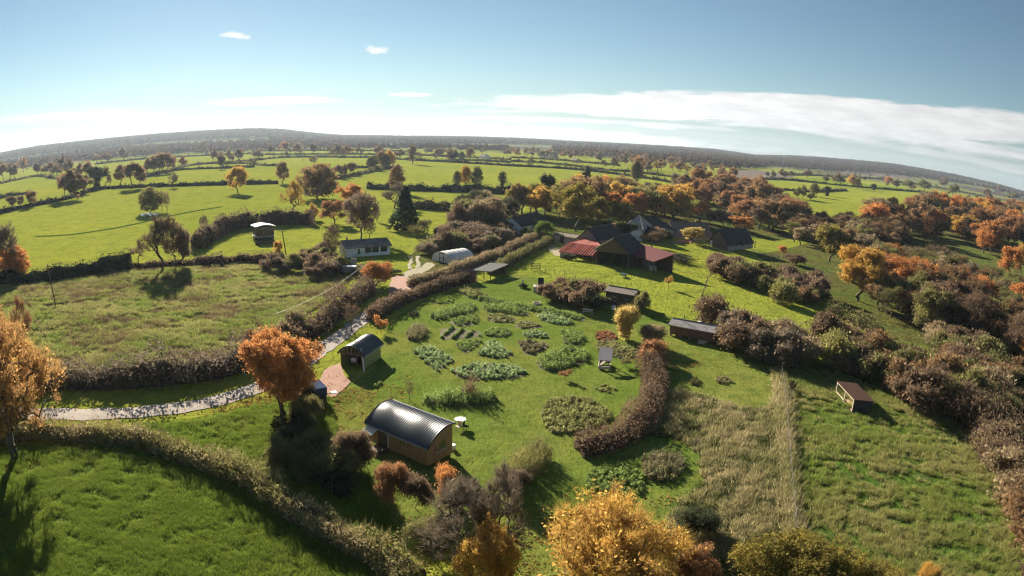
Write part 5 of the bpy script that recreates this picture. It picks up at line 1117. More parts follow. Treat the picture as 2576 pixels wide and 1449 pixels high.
m = MB(); corr(m, [(-.9, 5.6, hE-.55), (-.9, 6.9, hE-.55), (-.05, 6.9, hE-.2), (-.05, 5.6, hE-.2)], .2, .03, 0); m.put('awning', grain('striped_awning', (.70, .63, .40), (.80, .78, .68), 3, (1, 6, 1)), e)
m = MB(); corr(m, [(W+1.5, 3.2, hE-.75), (W+1.5, 5.4, hE-.75), (W+.15, 5.4, hE-.45), (W+.15, 3.2, hE-.45)], .2, .03, 0); m.put('porch_roof', STEEL, e)
for y in (3.25, 5.35): MB().bar((W+1.45, y, 0), (W+1.45, y, hE-.78), .04, 6).put('porch_post', PALEW, e)
MB().box(-1.2, -.02, 4.5, 5.7, .0, .42).put('step', TIMB, e); MB().box(-.06, 0, 4.45, 4.52, .45, hE-.1).put('door_post', WHITE, e)
window(e, 'l', 2.0, hE*.55, 1.0, hE*.3, W, D, CLAD, 2)
for y in (.4, 1.0): MB().bar((W*.5, -.1-y, .05), (W*.5, -y+.2, .4), .04, 6).put('tow_bar', DARKM, e)
# arched open barn
A_, B_ = (858, 921), (915, 930); g = G(*A_); hA = HT(g, 852, 888); print('barn', (G(*B_)-g).length, hA, (G(945, 890)-G(*B_)).length)
e, W, side, ap, o, rz = arched('arched_barn', 'open-fronted barn with glinting curved steel roof beside the lane', 'barn', A_, B_, 4.6, hA+.15, .95, OLIV, 1., e_open=True, ribp=.25, boards=.2)
D = 4.6; hA += .15; side(0, .1); side(W-.1, W)
for x in (.08, W-.08): MB().bar((x, 0, 0), (x, 0, hA), .08, 8).put('post', TIMB, e)
MB().beam((0, -.05, hA-.05), (W, -.05, hA-.05), .12, .2).put('tie_beam', TIMB, e)
for i in range(1, 6): MB().bar((W*i/6, -.05, hA), (W*i/6, -.05, hA+.8*math.sin(PI*i/6)), .035, 6).put('strut', PALEW, e)
p = wpt(o, rz, W*.35, 1.6); t = thing('garden_tractor', p, 'small grey garden tractor parked in the mouth of the arched barn', 'tractor', rz+.3)
MB().box(-.35, .35, -.9, .5, .35, .62).put('body', GALV, t); MB().box(-.28, .28, -.95, -.2, .62, .9).put('bonnet', WHITE, t); MB().box(-.22, .22, .25, .55, .62, .72).add([(-.22, .5, .72), (.22, .5, .72), (.22, .58, 1.1), (-.22, .58, 1.1)], [(0, 1, 2, 3)]).put('seat', DARKM, t)
for x, y, r_ in ((-.42, .35, .36), (.42, .35, .36), (-.4, -.7, .24), (.4, -.7, .24)): MB().bar((x-.09, y, r_), (x+.09, y, r_), r_, 14).put('wheel', DARKM, t)
MB().bar((0, -.1, .85), (0, .12, 1.1), .02, 5).bar((-.16, .12, 1.1), (.16, .12, 1.1), .02, 5).put('steering_wheel', DARKM, t)
p = wpt(o, rz, W+.3, -.5); MB().bar((0, 0, 0), (-.25, .5, 1.4), .09, 7, .07).bar((-.25, .5, 1.4), (-.45, .75, 2.5), .07, 7, .04).put('leaning_log', WHITE, None, loc=p, label='peeling white log leaning at the front corner of the arched barn', cat='log')
# ------------------------------------------------------------------ farm
gabled('cottage', 'long low stone outbuilding with mossy roof left of the red barn', 'outbuilding', (1390, 607), (1455, 617), 5, (1391, 594), (1393, 584), STONE, MOSST, 'x', .3, door=('f', 2.2, 1.3, 2.0, DARKM))
# red barn: ribbed lean-to under a hipped tiled roof
o, W, rz = frame((1409, 648), (1489, 659)); e = thing('red_roofed_barn', o, 'barn with bright red hipped roof and ribbed red lean-to', 'barn', rz); he = HT(o, 1408, 633); D1, D2 = 4.5, 11.; h1 = he+1.5
m = MB().slab([(-.4, -.4, he), (W+.4, -.4, he), (W+.2, D1, h1), (-.2, D1, h1)], .06); r = m.put('roof', REDR, e)
corr(MB(), [(-.4, -.42, he+.06), (W+.4, -.42, he+.06), (W+.2, D1, h1+.06), (-.2, D1, h1+.06)], .62, .10, 0).put('roof_sheet', REDR, r)
q = [(-.2, D1, h1+.02), (W+.2, D1, h1+.02), (W+.2, D1+D2, h1+.02), (-.2, D1+D2, h1+.02)]; h2 = HT(wpt(o, rz, W*.3, D1+D2*.45), 1432, 598); r0, r1 = (W*.22, D1+D2*.45, h2), (W*.48, D1+D2*.45, h2)
for s in ([q[0], q[1], r1, r0], [q[1], q[2], r1], [q[2], q[3], r0, r1], [q[3], q[0], r0]): MB().slab(s, .12).put('roof', REDT, e)
for a, b in ((q[0], r0), (r0, r1), (r1, q[1]), (q[3], r0)): MB().bar(a, b, .13, 6).put('ridge', REDR, e)
MB().box(0, W, D1, D1+.2, 0, h1).put('wall', TIMB, e); MB().box(0, .2, D1+.2, D1+D2, 0, h1).put('wall', PLAST, e); MB().box(W-.2, W, D1+.2, D1+D2, 0, h1).put('wall', TIMB, e); MB().box(.2, W-.2, D1+D2-.2, D1+D2, 0, h1).put('wall', TIMB, e)
MB().box(0, .15, 0, D1, 0, he).put('wall', PLAST, e)
for i in range(5): MB().box(W*i/4-.1 if i else 0, W*i/4+.1, -.1, .1, 0, he-.02).put('post', TIMB, e)
MB().box(.4, 4., .05, .12, .8, 1.6).put('panel', PALEW, e)
# slate-roofed barn
gabled('slate_barn', 'tall brick barn with slate gable and dark slate roof in the farm middle', 'barn', (1448, 632), (1508, 641), 12, (1448, 600), (1481, 574), BRICK, SLATE, 'y', .4, gm=grain('grey_slate_gable', (.20, .18, .17), (.28, .25, .24), 5, (1, 2, 1), .9, .03), chim=[])
g = G(1541, 618); MB().box(-.45, .45, -.45, .45, 0, HT(g, 1540, 565)).box(-.55, .55, -.55, .55, HT(g, 1540, 565), HT(g, 1540, 565)+.25).put('chimney_stack', BRICK, None, loc=g, label='tall brick chimney stack standing behind the middle barn', cat='chimney')
# open timber barn
e, W, he, hr = gabled('timber_barn', 'dark open-fronted timber barn with pale roof edge between the red roofs', 'barn', (1499, 664), (1580, 675), 10, (1499, 625), (1552, 599), TIMB, SLATE, 'y', .5, opens=('f',), boards=None)
MB().slab([(-.55, -.62, he-.05), (-.55, -.5, he-.05), (W/2, -.5, hr+.12), (W/2, -.62, hr+.12)], .3).put('verge_board', PALEW, e); q = MB(); s = 0
while s < W-.1:
    t_ = he+(hr-he)*(1-abs(s+.12-W/2)/(W/2)); q.box(s, s+.22, -.06, 0, he-.5, max(he-.3, t_-.1)); s += .25
q.put('gable_boards', TIMB, e)
# wine-red mono-pitch roof
o, W, rz = frame((1560, 660), (1643, 690)); e = thing('open_shed', o, 'open shed under a large flat wine-red sloping roof', 'shed', rz); he = HT(o, 1560, 631); D = 5.2; hb = he+1.5
m = MB().slab([(-.3, -.4, he), (W+.3, -.4, he), (W+.3, D, hb), (-.3, D, hb)], .1); r = m.put('roof', WINE, e); corr(MB(), [(-.3, -.4, he+.05), (W+.3, -.4, he+.05), (W+.3, D, hb+.05), (-.3, D, hb+.05)], .5, .02, 0).put('roof_sheet', WINE, r)
for i in range(5): MB().box(W*i/4-.1, W*i/4+.1, 0, .2, 0, he-.1).put('post', TIMB, e); 
MB().box(0, W, D-.4, D-.2, 0, hb-.2).put('wall', TIMB, e); MB().box(0, .15, .3, D-.4, 0, he-.1).put('wall', TIMB, e)
for i, (u, v, w_, h_) in enumerate(((1.2, 2, 1.6, 1.0), (5, 2.4, 2.2, 1.3), (9, 1.6, 1.2, .9))): 
    p = wpt(o, rz, u, v); MB().box(0, w_, 0, 1.1, 0, h_).box(.08, w_-.08, .08, 1.02, h_, h_+.12).put('storage_crate', [TIMB, GALV, PALEW][i], None, loc=p, label=['dark crate at the left end under the wine-red roof', 'long grey metal crate under the middle of the wine-red roof', 'pale crate at the right end under the wine-red roof'][i], cat='crate').rotation_euler = (0, 0, rz)
# pyramid-roofed block and its dark long wing
def pyramid(A, B, D, he, apx, wm, rm, name, label, cat):
    o, W, rz = frame(A, B); e = thing(name, o, label, cat, rz); MB().box(0, W, 0, D, 0, he).put('wall', wm, e); h = HT(wpt(o, rz, W/2, D/2), *apx); a = (W/2, D/2, h); q = [(-.4, -.4, he-.1), (W+.4, -.4, he-.1), (W+.4, D+.4, he-.1), (-.4, D+.4, he-.1)]
    for i in range(4): MB().slab([q[i], q[(i+1) % 4], a], .14).put('roof', rm, e)
    for i in (0, 1, 3): MB().bar(q[i], a, .12, 5).put('ridge', PALEW, e)
    return e
pyramid((1573, 600), (1614, 606), 10, 3.2, (1614, 541), PLAST, grain('sunlit_slate', (.30, .24, .22), (.42, .35, .32), 4, (1, 2, 1), .8, .03), 'hipped_house', 'house with steep pointed slate roof in a sunlit pink colour behind the farm trees', 'house')  # slate coloured pinkish on all faces for the sun on its left slope
gabled('dark_roofed_house', 'long house with dark slate roof right of the pointed roof', 'house', (1622, 600), (1698, 596), 10, (1622, 580), (1632, 553), PLAST, SLATE, 'x', .4, wins=[('f', 9.5, .7, 1.1, 1.4), ('f', 3.5, .7, 1.1, 1.4)], door=('f', 12.2, 1.2, 2.1, WHITE), hip=('r',))
gabled('brown_roofed_house', 'long low house with old brown tiled roof behind the yellow tree', 'house', (1700, 598), (1790, 608), 9, (1700, 585), (1702, 558), STONE, TILE, 'x', .4, wins=[('f', 3, .7, 1., 1.2)], chim=[(9, 4.5, .6, .5, BRICK)])
cA, cB, cC = (1783, 618), (1829.5, 631), (1854, 623); D = (G(*cC)-G(*cB)).length
e, W, he, hr = gabled('stone_house', 'small pale stone house with tiled gable and dark roof at the right', 'house', cA, cB, D, (1782.7, 601.6), (1812, 577), STONE, SLATE, 'y', .35, gm=TILE, door=('f', .35, .9, 2.1, WHITE), chim=[])
window(e, 'f', W*.52, 1.0, 1.0, 1.3, W, D, DARKM, 2)
for u in (.12, .32, .52, .74): window(e, 'r', D*u, 1.2, .8, 1.4, W, D, DARKM, 2)
for x, y in ((W-.4, D+1.8), (W-1.4, D+1.8)): MB().box(x-.08, x+.08, y-.08, y+.08, 0, 2.0).put('porch_post', TIMB, e)
MB().slab([(W-1.7, D, 2.4), (W-.1, D, 2.4), (W-.1, D+2, 2.0), (W-1.7, D+2, 2.0)], .08).put('porch_roof', SLATE, e)
gabled('white_gable_house', 'house with white end wall and steep dark slate roof at the lane top', 'house', (1313, 588), (1374, 572), 6.5, (1323, 569), (1305, 546), PLAST, SLATE, 'x', .3, chim=[(3, 3.2, .6, .8, BRICK)], wins=[('l', 2.6, 1.6, .8, 1.1)])
# ------------------------------------------------------------------ sheds
cA, cB = (1684, 845), (1806, 869)
e, W, he, hr = gabled('long_shed', 'long red-brown timber hut with grey felt roof above the mown strip', 'hut', cA, cB, 3.1, (1682, 817), (1686, 803), REDW, FELT, 'x', .3, boards=.3, raised=.4)
for u in (.14, .33, .50, .82): window(e, 'f', W*u, he*.58, .8, he*.28, W, 3.1, REDW, 2)
MB().box(W*.64, W*.64+.8, -.07, -.03, .42, he-.1).put('door', REDW, e)
for i in range(3): MB().box(W*.64-.1, W*.64+.9, -.35-.3*i, -.05-.3*i, 0, .38-.12*i).put('step', PALEW, e)
MB().bar((W*.22, 1.1, he), (W*.22, 1.1, hr+.9), .06, 6).put('flue', GALV, e); MB().box(W*.47, W*.53, 1.7, 2.1, hr-.15, hr+.1).put('roof_vent', WHITE, e)
for i in range(6): MB().box(W*i/5*.96, W*i/5*.96+.25, .1, .4, 0, .4).put('foundation_block', STONE, e)
cA, cB = (1523, 764), (1590, 776)
e, W, he, hr = gabled('garden_shed', 'dark brown garden shed with faded brown roof behind the vegetable beds', 'shed', cA, cB, 3, (1519, 729), (1520, 723), TIMB, grain('faded_roof', (.20, .155, .13), (.28, .22, .185), 4), 'x', .3, boards=.3)
window(e, 'f', W*.22, he*.55, W*.17, .3, W, 3, PALEW, 1); window(e, 'f', W*.72, he*.52, W*.12, .3, W, 3, GALV, 1); MB().bar((W*.6, 1.5, hr-.2), (W*.6, 1.5, hr+.6), .05, 5).put('flue', DARKM, e); MB().box(W*.42, W*.42+.8, -.08, -.03, .05, he-.15).put('door', TIMB, e)
MB().beam((W*.2, -.4, .95), (W*.42, -.3, .75), .25, .05).put('work_shelf', PALEW, e)
# small black box shed, log cabin on stilts with white roof
gabled('black_shed', 'small tall black shed on the small lawn near the polytunnel', 'shed', (1091, 606), (1119, 608), 3.2, (1091, 581), (1092, 579), DARKM, DARKM, 'x', .15, boards=.3, door=('f', .5, .9, 2.0, TIMB))
o, W, rz = frame((648, 607), (690, 603)); e = thing('stilted_hut', o, 'dark raised hut with a curved white roof in the upper pasture', 'hut', rz); ht = HT(o, 650, 571); D = 4.2; zb = ht*.32
MB().box(0, W, 0, D, zb, ht-.1).put('wall', TIMB, e); MB().box(-.5, W+.2, -.7, D, zb-.15, zb).put('deck', PALEW, e)
n_ = 9; pr = [(-.6+(W+1.1)*i/(n_-1), ht+.25+.28*math.cos((i/(n_-1)-.45)*PI*1.15)-.35*abs(i/(n_-1)-.45)) for i in range(n_)]
for i in range(n_-1): pass
MB().add([(x, y, z) for y in (-.6, D+.5) for x, z in pr]+[(x, y, z-.14) for y in (-.6, D+.5) for x, z in pr], [(i, i+1, n_+i+1, n_+i) for i in range(n_-1)]+[(2*n_+i+1, 2*n_+i, 3*n_+i, 3*n_+i+1) for i in range(n_-1)]+[(i+1, i, 2*n_+i, 2*n_+i+1) for i in range(n_-1)]+[(n_+i, n_+i+1, 3*n_+i+1, 3*n_+i) for i in range(n_-1)]).put('roof', grain('pale_sheet', (.45, .44, .42), (.56, .55, .53), 3), e)
for x in (.1, W*.5, W-.1):
    for y in (.1, D-.1): MB().bar((x, y, 0), (x, y, zb), .12, 6).put('stilt', TIMB, e)
MB().box(.2, W-.2, .3, D-.3, 0, zb-.15).put('base_panel', DARKM, e); window(e, 'f', W*.38, zb+.5, .5, .6, W, D, PALEW, 1); MB().box(-.95, -.45, -.5, .6, zb-.1, zb+.5).put('balcony_box', PALEW, e)
g1, g2 = G(643, 615), G(689, 611); MB().bar((0, 0, .3), g2-g1+Vector((0, 0, .3)), .32, 8).put('log', TIMB, None, loc=g1, label='long dark log lying in the grass below the stilted hut', cat='log')
# car port and hut beside the lane
o, W, rz = frame((1197, 700), (1232, 703)); e = thing('carport', o, 'open carport with flat light grey sheet roof beside the lane', 'carport', rz); he = HT(o, 1197, 679); D = 6.5; W2 = W*1.15
MB().slab([(-.6, -.5, he), (W2, -.5, he+.05), (W2+1.6, D, he+.35), (.9, D, he+.3)], .08).put('roof', grain('carport_sheet', (.13, .125, .12), (.18, .172, .165), 3, (4, 1, 1), .95, .01, 0, .04), e)
for x, y in ((.1, 0), (W2-.3, 0), (W2*.5, 0), (1.2, D-.5), (W2+1., D-.5)): MB().box(x-.07, x+.07, y-.07, y+.07, 0, he-.02).put('post', TIMB, e)
MB().box(1.2, W2+1, D-.6, D-.5, 0, he-.2).put('back_wall', TIMB, e)
gabled('red_hut', 'low red-brown hut with two white roof panels left of the carport', 'hut', (1165, 713), (1195, 711), 3., (1166, 697), (1166, 695), REDW, REDW, 'x', .15, boards=.3); o, W, rz = frame((1165, 713), (1195, 711))
for i in range(2):
    p = wpt(o, rz, W*(.08+.45*i), .5); p.z += HT(o, 1166, 696)+.05; MB().slab([(0, 0, .1), (W*.38, 0, .1), (W*.38, 1.8, .35), (0, 1.8, .35)], .05).put('roof_panel', WHITE, None, loc=p, label=['left white panel lying on the red hut roof', 'right white panel lying on the red hut roof'][i], cat='panel').rotation_euler = (0, 0, rz)
# gazebo
o, W, rz = frame((1506.4, 929.5), (1532, 931.5)); D = 1.9; e = thing('gazebo', o, 'open timber gazebo with tilted slate roof over a wooden trough', 'gazebo', rz); he = HT(o, 1505, 903)
MB().slab([(-.15, -.35, he), (W+.25, -.35, he), (W+.25, D+.35, he+.75), (-.15, D+.35, he+.75)], .07).put('roof', grain('gazebo_slate', (.20, .18, .19), (.27, .25, .26), 5), e)
for x in (.06, W-.06):
    for y, h_ in ((.06, he-.04), (D-.06, he+.5)): MB().box(x-.06, x+.06, y-.06, y+.06, 0, h_).put('post', TIMB, e)
    MB().beam((x, .06, he-.5), (x, .7, he+.1), .06, .06).put('brace', TIMB, e)
MB().beam((0, .06, he-.1), (W, .06, he-.1), .07, .1).put('beam', TIMB, e); MB().beam((0, D-.06, he+.45), (W, D-.06, he+.45), .07, .1).put('beam', TIMB, e)
MB().box(.0, W, -.12, .0, .15, .45).put('trough_side', PALEW, e); MB().box(.0, W, D, D+.1, .15, .75).put('trough_side', PALEW, e); MB().box(-.12, -.0, -.1, D+.1, .15, .45).put('trough_side', PALEW, e); MB().box(W+.0, W+.1, -.1, D+.1, .15, .45).put('trough_side', PALEW, e); MB().beam((.1, .2, .5), (W-.2, D-.3, .9), .3, .05).put('plank', PALEW, e)
# field shelter
cA, cB = (2101, 991), (2143, 1037); o, W, rz = frame(cA, cB); D = 2.5; e = thing('field_shelter', o, 'open field shelter with red-brown roof and straw floor in the east pasture', 'field shelter', rz); hf = HT(G(*cB), 2152, 1004); hb = hf*.86; print('shelter', W, D, hf)
MB().slab([(-.15, -.08, hf), (W+.12, -.08, hf), (W+.12, D+.2, hb), (-.15, D+.2, hb)], .06).put('roof', grain('maroon_roof', (.065, .036, .028), (.09, .05, .038), 4, (1, 1, 1), .98, .01, 0, .03), e)
MB().box(W-.1, W, 0, D, 0, hb).add([(W-.1, 0, hb), (W, 0, hb), (W, D, hb), (W-.1, D, hb), (W-.1, 0, hf-.08), (W, 0, hf-.08)], [(0, 3, 4), (1, 5, 2), (0, 4, 5, 1), (4, 3, 2, 5)]).put('wall', SLATE, e); MB().box(0, W-.1, D-.1, D, 0, hb-.02).put('wall', TIMB, e); MB().box(0, .1, D*.5, D-.1, 0, hb).put('wall', TIMB, e)
for x in (.06, W*.5, W-.16): MB().box(x-.06, x+.06, 0, .12, 0, hf-.06).put('post', PALEW, e)
MB().beam((0, -.02, hf-.08), (W, -.02, hf-.08), .1, .14).put('beam', PALEW, e); MB().beam((0, .02, .35), (W*.5, .02, .35), .05, .12).put('rail', PALEW, e); MB().box(.1, W-.1, .1, D-.1, 0, .1).put('straw_floor', STRAW, e)
# trailer under the oak, garden table, chairs
o, W, rz = frame((772, 1022), (822, 1013)); e = thing('covered_trailer', o, 'dark blue covered trailer parked under the big orange oak', 'trailer', rz)
MB().box(0, W, 0, 2.0, .5, .75).put('bed', DARKM, e); MB().slab([(-.1, -.1, 1.7), (W+.1, -.1, 1.7), (W, 2.1, 1.85), (0, 2.1, 1.85)], .9).put('cover', BLUE, e)
for x in (W*.62, W*.82):
    for y in (-.08, 2.0): MB().bar((x, y-.1, .35), (x, y+.1, .35), .35, 14).put('wheel', DARKM, e)
MB().bar((W, 1, .6), (W+1.2, 1, .45), .05, 6).put('tow_bar', GALV, e); MB().box(W+.9, W+1.5, .7, 1.3, .5, .6).put('pale_board', WHITE, e)
g = G(1158, 1072); e = thing('garden_table', g, 'white round garden table on the lawn beside the cabin', 'table'); m = MB(); m.bar((0, 0, .7), (0, 0, .74), .55, 24).put('table_top', WHITE, e); MB().bar((0, 0, 0), (0, 0, .7), .04, 8).put('pedestal', WHITE, e)
for a in range(3): MB().bar((0, 0, .15), (.35*math.cos(a*2.1), .35*math.sin(a*2.1), 0), .025, 6).put('leg', WHITE, e)
def chair(g, m_, label, rz, nm='garden_chair'):
    e = thing(nm, g, label, 'chair', rz); MB().box(-.22, .22, -.22, .22, .42, .46).put('seat', m_, e); MB().box(-.22, .22, .2, .24, .46, .9).put('backrest', m_, e)
    for x in (-.19, .19):
        for y in (-.19, .19): MB().bar((x, y, 0), (x, y, .42), .02, 5).put('leg', m_, e)
chair(G(1172, 1083), DARKM, 'dark garden chair right of the white table', 1.2); chair(G(1153, 1083), PALEW, 'pale garden chair just below the white table', -.5)
g = G(1139, 1131); m = MB(); m.bar((0, 0, 0), (0, 0, .5), .22, 12, .26).put('white_bucket', WHITE, None, loc=g, label='small white bucket at the corner of the cabin end wall', cat='bucket')
# odds and ends of the garden
o, W, rz = frame((1341, 736), (1366, 737)); e = thing('compost_box', o, 'low compost box with propped black lid above the garden', 'compost box', rz); h = 1.0; MB().box(0, W, 0, 2.2, 0, h).put('box', STONE, e); MB().slab([(.8, 1.0, h+.02), (W+.1, 1.0, h+.02), (W+.1, 2.2, h+1.2), (.8, 2.2, h+1.2)], .06).put('lid', DARKM, e)
g = G(1453, 752); m = MB()
for i in range(5): m.ball((random.uniform(-1.1, 1.1), random.uniform(-.3, .3), .5), .6, .4, .45, 8, 5, .12)
m.put('white_sheet_heap', WHITE, None, loc=(g.x, g.y, g.z+1.0), label='crumpled white sheet lying over the dark bushes', cat='sheet')
g = G(1350, 765); MB().box(-.6, .6, -.6, -.5, 0, .3).box(-.6, .6, .5, .6, 0, .3).box(-.6, -.5, -.5, .5, 0, .3).box(.5, .6, -.5, .5, 0, .3).put('wooden_frame', PALEW, None, loc=g, label='empty square wooden frame at the end of the vegetable strip', cat='frame')
g = G(1478, 791); e = thing('garden_bench', g, 'weathered bench in front of the dark bushes', 'bench', -.15); MB().box(-.8, .8, -.2, .2, .42, .47).put('seat', PALEW, e)
for x in (-.7, .7): MB().box(x-.04, x+.04, -.18, .18, 0, .42).put('leg', PALEW, e)
MB().box(-.8, .8, .18, .22, .55, .85).put('backrest', PALEW, e)
g = G(1543, 779); MB().box(-.3, .3, -.25, .25, 0, .55).box(-.33, .33, -.28, .28, .55, .6).put('beehive_box', WHITE, None, loc=g, label='small white box in front of the dark garden shed', cat='box')
g = G(1314, 722); MB().bar((0, 0, 0), (.05, 0, 1.1), .16, 8, .1).ball((.05, 0, 1.25), .14, .14, .18).bar((-.1, 0, .8), (.25, .1, 1.0), .06, 6).put('garden_statue', GALV, None, loc=g, label='pale grey upright statue beside a small dark shrub', cat='statue')
g = G(1332, 722); place('bush', G(1317, 724), .9, 1.6, 'dark', 'small dark shrub at the foot of the pale statue', 'bush')
g = G(1568, 697); e = thing('wheelbarrow', g, 'tipped green-white wheelbarrow on the lawn below the barns', 'wheelbarrow', .6); MB().add([(-.5, -.35, .25), (.5, -.35, .25), (.5, .35, .25), (-.5, .35, .25), (-.7, -.45, .75), (.6, -.45, .75), (.6, .45, .75), (-.7, .45, .75)], [(0, 1, 2, 3), (0, 4, 5, 1), (1, 5, 6, 2), (2, 6, 7, 3), (3, 7, 4, 0)]).put('tray', grain('green_tray', (.35, .42, .33), (.5, .55, .48), 4), e)
MB().bar((.65, -.05, .2), (.65, .05, .2), .2, 12).put('wheel', DARKM, e)
for y in (-.28, .28): MB().bar((.6, y*.3, .25), (-1.1, y, .6), .025, 5).put('handle', TIMB, e)
g = G(878, 689); e = thing('water_tank', g, 'pale boxy tank trailer below the bungalow', 'tank'); MB().box(-1.3, 1.3, -.6, .6, .5, 1.5).put('tank', GALV, e); MB().box(-1.4, 1.4, -.7, .7, 1.5, 1.58).put('lid', WHITE, e)
for x in (-.8, .8): MB().bar((x, -.7, .3), (x, .7, .3), .3, 12).put('wheel', DARKM, e)
g = G(890, 680); MB().box(-.6, .6, -.05, .05, 0, 2.4).put('upright_board', PALEW, None, loc=g, label='tall pale board standing upright behind the tank trailer', cat='board')
g = G(768, 688); MB().slab([(-1.2, -.5, .3), (1.1, -.7, .25), (1.3, .6, .5), (-.8, .7, .4)], .05).put('white_tarp', WHITE, None, loc=g, label='white tarpaulin in the scrub left of the bungalow', cat='tarpaulin')
g = G(1655, 690)
def brush(g, n, L, label, m_=BARK, nm='brush_pile'):
    P = np.column_stack([rng.normal(0, L*.3, n), rng.normal(0, L*.2, n), rng.random(n)*L*.25]); D = unit(n); D[:, 2] = np.abs(D[:, 2])*.35; B = P+D*L*rng.uniform(.3, .7, (n, 1)); r = rng.uniform(.02, .05, n); V, F = tubes(P, B, r, r*.5, 5); link(nm, mesh_np(nm, V, F, m_), None, g, label=label, cat='brush pile')
brush(G(1710, 660), 260, 5., 'dark heap of cut branches right of the wine-red roof'); brush(G(1674, 672), 60, 2.5, 'rust-coloured pile of bricks and sticks at the shed end', BRICK, 'rubble_pile'); brush(G(1700, 652), 160, 4., 'twiggy heap beside the slope below the farm')
# ------------------------------------------------------------------ fences
POST = MB().bar((0, 0, -.1), (0, 0, 1.25), .06, 6, .05).mesh('post', PALEW); POSTD = MB().bar((0, 0, -.1), (0, 0, 1.2), .06, 6, .05).mesh('post', TIMB)
def fence(px, step, label, hgt=1.1, rails=0, pm=None, wires=2, cat='fence'):
    L = smooth_line(gpoly(px), step); o = Vector((L[0][0], L[0][1], float(T(*L[0])))); e = thing('rail_fence' if rails else 'wire_fence', o, label, cat); pts = [Vector((x, y, float(T(x, y))))-o for x, y in L]
    for p in pts[:280]:
        q = link('post', pm or POST, e, tuple(p)); q.rotation_euler = (random.uniform(-.06, .06), random.uniform(-.06, .06), 0); q.scale = (1, 1, hgt/1.1*random.uniform(.9, 1.08))
    for k in range(max(rails, wires)):
        m = MB(); z = hgt*(k+1)/(max(rails, wires)+.15)
        for a, b in zip(pts, pts[1:]): m.beam(a+Vector((0, 0, z)), b+Vector((0, 0, z)), .05 if rails else .012, .12 if rails else .012)
        m.put('rail' if rails else 'wire', PALEW if rails else GALV, e)
fence([(1962,925),(1972,1000),(1978,1080),(1985,1180),(1992,1270),(1999,1365)], 2.6, 'wire fence with pale posts along the edge of the dry grass')
fence([(1290,676),(1330,672),(1372,688),(1420,693),(1480,715),(1560,735)], 3.4, 'thin dark post fence across the paddock below the red barn', .95, 0, POSTD)
fence([(1763,757),(1772,730),(1780,706),(1790,690)], 2.6, 'short post fence climbing the slope to the brown hedge', 1.0, 0, POSTD)
fence([(1864,632),(1895,638),(1922,645),(1960,655)], 3., 'pale rail fence beyond the stone house', 1.2, 2, None, 0)
fence([(1914,640),(1955,650),(2000,663),(2046,680),(2090,700)], 4.5, 'wire fence along the top of the valley slope', 1.1, 0, POSTD)
e = thing('field_gate', G(1347, 680), 'small dark wooden gate standing in the paddock fence', 'gate', -.2)
for x in (-.9, .9): MB().box(x-.07, x+.07, -.07, .07, 0, 1.5).put('post', TIMB, e)
for z in (.3, .65, 1.0, 1.3): MB().box(-.83, .83, -.03, .03, z, z+.1).put('bar', TIMB, e)
# a strip of taller straw-coloured grass against the meadow fence
L = smooth_line(gpoly([(1958,935),(1968,1000),(1974,1080),(1981,1180),(1988,1270),(1995,1365)]), .5); P = np.repeat(L, 14, axis=0)+rng.normal(0, .32, (len(L)*14, 2)); scatter('fence_grass', P, td, .9, 1.7)
# ------------------------------------------------------------------ poles, mast, cable
def pole(b, t_, label, r=.13, arm=True, nm='utility_pole', m_=TIMB):
    g = G(*b); h = HT(g, *t_); d = ray(*t_); k = math.hypot(g.x, g.y)/math.hypot(d[0], d[1]); tp = Vector((d[0]*k, d[1]*k, CAM_H+d[2]*k))-g; e = thing(nm, g, label, 'pole' if nm == 'utility_pole' else 'mast'); MB().bar((0, 0, -.1), tp, r, 8, r*.7).put('shaft', m_, e)
    if arm: MB().beam(tp*.96-Vector((.5, 0, 0)), tp*.96+Vector((.5, 0, 0)), .08, .1).put('crossarm', m_, e)
    return g+tp
p1 = pole((141, 772), (119, 665), 'tall slim wooden pole standing in the rough meadow at the left'); p2 = pole((722, 652), (709, 577), 'leaning dark wooden pole left of the white bungalow', .14, False)
def cable(a, b, sag, label, r=.02):
    o = Vector(a); m = MB(); n = 14; q = [o.lerp(Vector(b), i/n)-Vector((0, 0, sag*4*(i/n)*(1-i/n)))-o for i in range(n+1)]
    for i in range(n): m.bar(q[i], q[i+1], r, 4)
    m.put('cable', GALV, None, loc=a, label=label, cat='cable')
ga, gb = G(700, 900), G(915, 742); cable((ga.x, ga.y, ga.z+5.5), (gb.x, gb.y, gb.z+5.0), .8, 'slack pale cable running above the purplish thicket', .018)
g = G(652, 600); cable((g.x, g.y-1, g.z+3.0), p2, .1, 'pale cable from the stilted hut to the leaning pole', .03)
g = G(762, 409); e = thing('radio_mast', g, 'tall thin far mast with a white top', 'mast'); h = HT(g, 759, 360)
for i in range(3): MB().bar((1.6*math.cos(i*2.1), 1.6*math.sin(i*2.1), 0), (0, 0, h*.8), .12, 4, .1).put('leg', GALV, e)
MB().bar((0, 0, h*.78), (0, 0, h), .35, 6).put('mast_top', WHITE, e)
g = G(1337*.7975, 100) if False else None
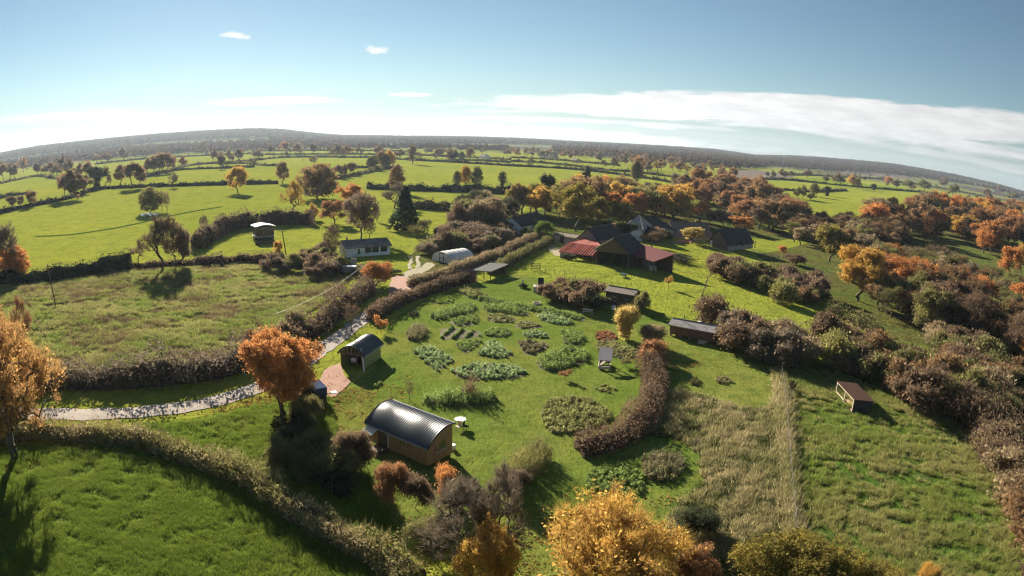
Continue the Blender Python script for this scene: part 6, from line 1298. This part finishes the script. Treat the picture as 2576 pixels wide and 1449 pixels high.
# ------------------------------------------------------------------ pond, far farms, cattle
_pond = mat('pond_water', lambda t: out(t, bsdf(t, (.03, .035, .03), .08, t.noise(wpos(t), 1.5, 2), .01, .2, 0, .6)))
sheet('pond', [(352,540),(372,536),(392,538),(400,541),(385,545),(360,546)], .12, _pond, 2.)
HUTS = [((1971, 419), (1997, 420), 10, 3.5, 5.5, PLAST, TILE, 'long pale far farm building on the right skyline field'), ((2066, 424), (2078, 425), 9, 3.5, 6.5, WHITE, SLATE, 'small white far barn beside the ploughed field'), ((2112, 424), (2136, 428), 8, 3.2, 4.6, STONE, TILE, 'low far farm shed right of the white barn'),
 ((2466, 515), (2506, 522), 9, 2.6, 4., TIMB, GALV, 'low dark far shed with pale roof at the right'), ((2522, 520), (2548, 524), 9, 2.8, 4., STONE, TILE, 'far shed with pale brown roof near the right edge'), ((2502, 482), (2514, 484), 7, 3.2, 5., WHITE, TILE, 'tiny white far house on the right slope'),
 ((1356, 396), (1376, 397), 8, 3., 5.5, PLAST, SLATE, 'far cottage among the middle woods'), ((1380, 399), (1398, 400), 8, 3., 5.5, STONE, TILE, 'second far cottage among the middle woods'), ((1205, 399), (1218, 400), 8, 3., 6, PLAST, SLATE, 'far cottage at the wood edge beyond the slender ash'), ((1436, 408), (1448, 409), 8, 3., 5, STONE, TILE, 'far brown cottage right of the middle woods pair')]
for a, b, dp, he_, hr_, wm, rm, lb in HUTS:
    ex, W_, _, _ = gabled('far_farmhouse', lb, 'farm building', a, b, dp, a, a, wm, rm, 'x', .4, he=he_, hr=hr_)
    for i in range(2): window(ex, 'f', W_*(.2+.45*i), 1., min(1.4, W_*.15), 1.3, W_, dp, DARKM, 1)
def cow(px, label, rz):
    g = G(*px); e = thing('cow', g, label, 'cow', rz, 'white cattle in the right-hand pasture')
    bm = bmesh.new(); me = bpy.data.meshes.new('body'); V = [(-.9, 0, 1.15), (-.3, 0, 1.1), (.4, 0, 1.1), (.85, 0, 1.2), (1.25, 0, 1.05), (1.6, 0, .7)]; Rr = [.33, .38, .36, .27, .17, .14]
    E_ = [(i, i+1) for i in range(5)]
    for bx, by in ((-.8, .2), (-.8, -.2), (.65, .2), (.65, -.2)):
        k = 0 if bx < 0 else 3; i = len(V); V += [(bx, by, .6), (bx+.03, by, .02)]; Rr += [.11, .06]; E_ += [(k, i), (i, i+1)]
    i = len(V); V += [(-1.22, 0, .9), (-1.25, 0, .5)]; Rr += [.04, .03]; E_ += [(0, i), (i, i+1)]
    me.from_pydata(V, E_, []); me.materials.append(WHITE); b = link('body', me, e); b.modifiers.new('skin', 'SKIN')
    for i, r in enumerate(Rr): me.skin_vertices[0].data[i].radius = (r, r)
    me.skin_vertices[0].data[1].use_root = True; s = b.modifiers.new('sub', 'SUBSURF'); s.levels = 1; s.render_levels = 1; bm.free()
for i, (q, lb) in enumerate((((2316, 500), 'left white cow grazing above the russet wood'), ((2327, 498), 'right white cow grazing above the russet wood'), ((2352, 476), 'white cow near the hedge corner of the right pasture'), ((2420, 483), 'white cow alone in the upper right pasture'))): cow(q, lb, i*1.3)
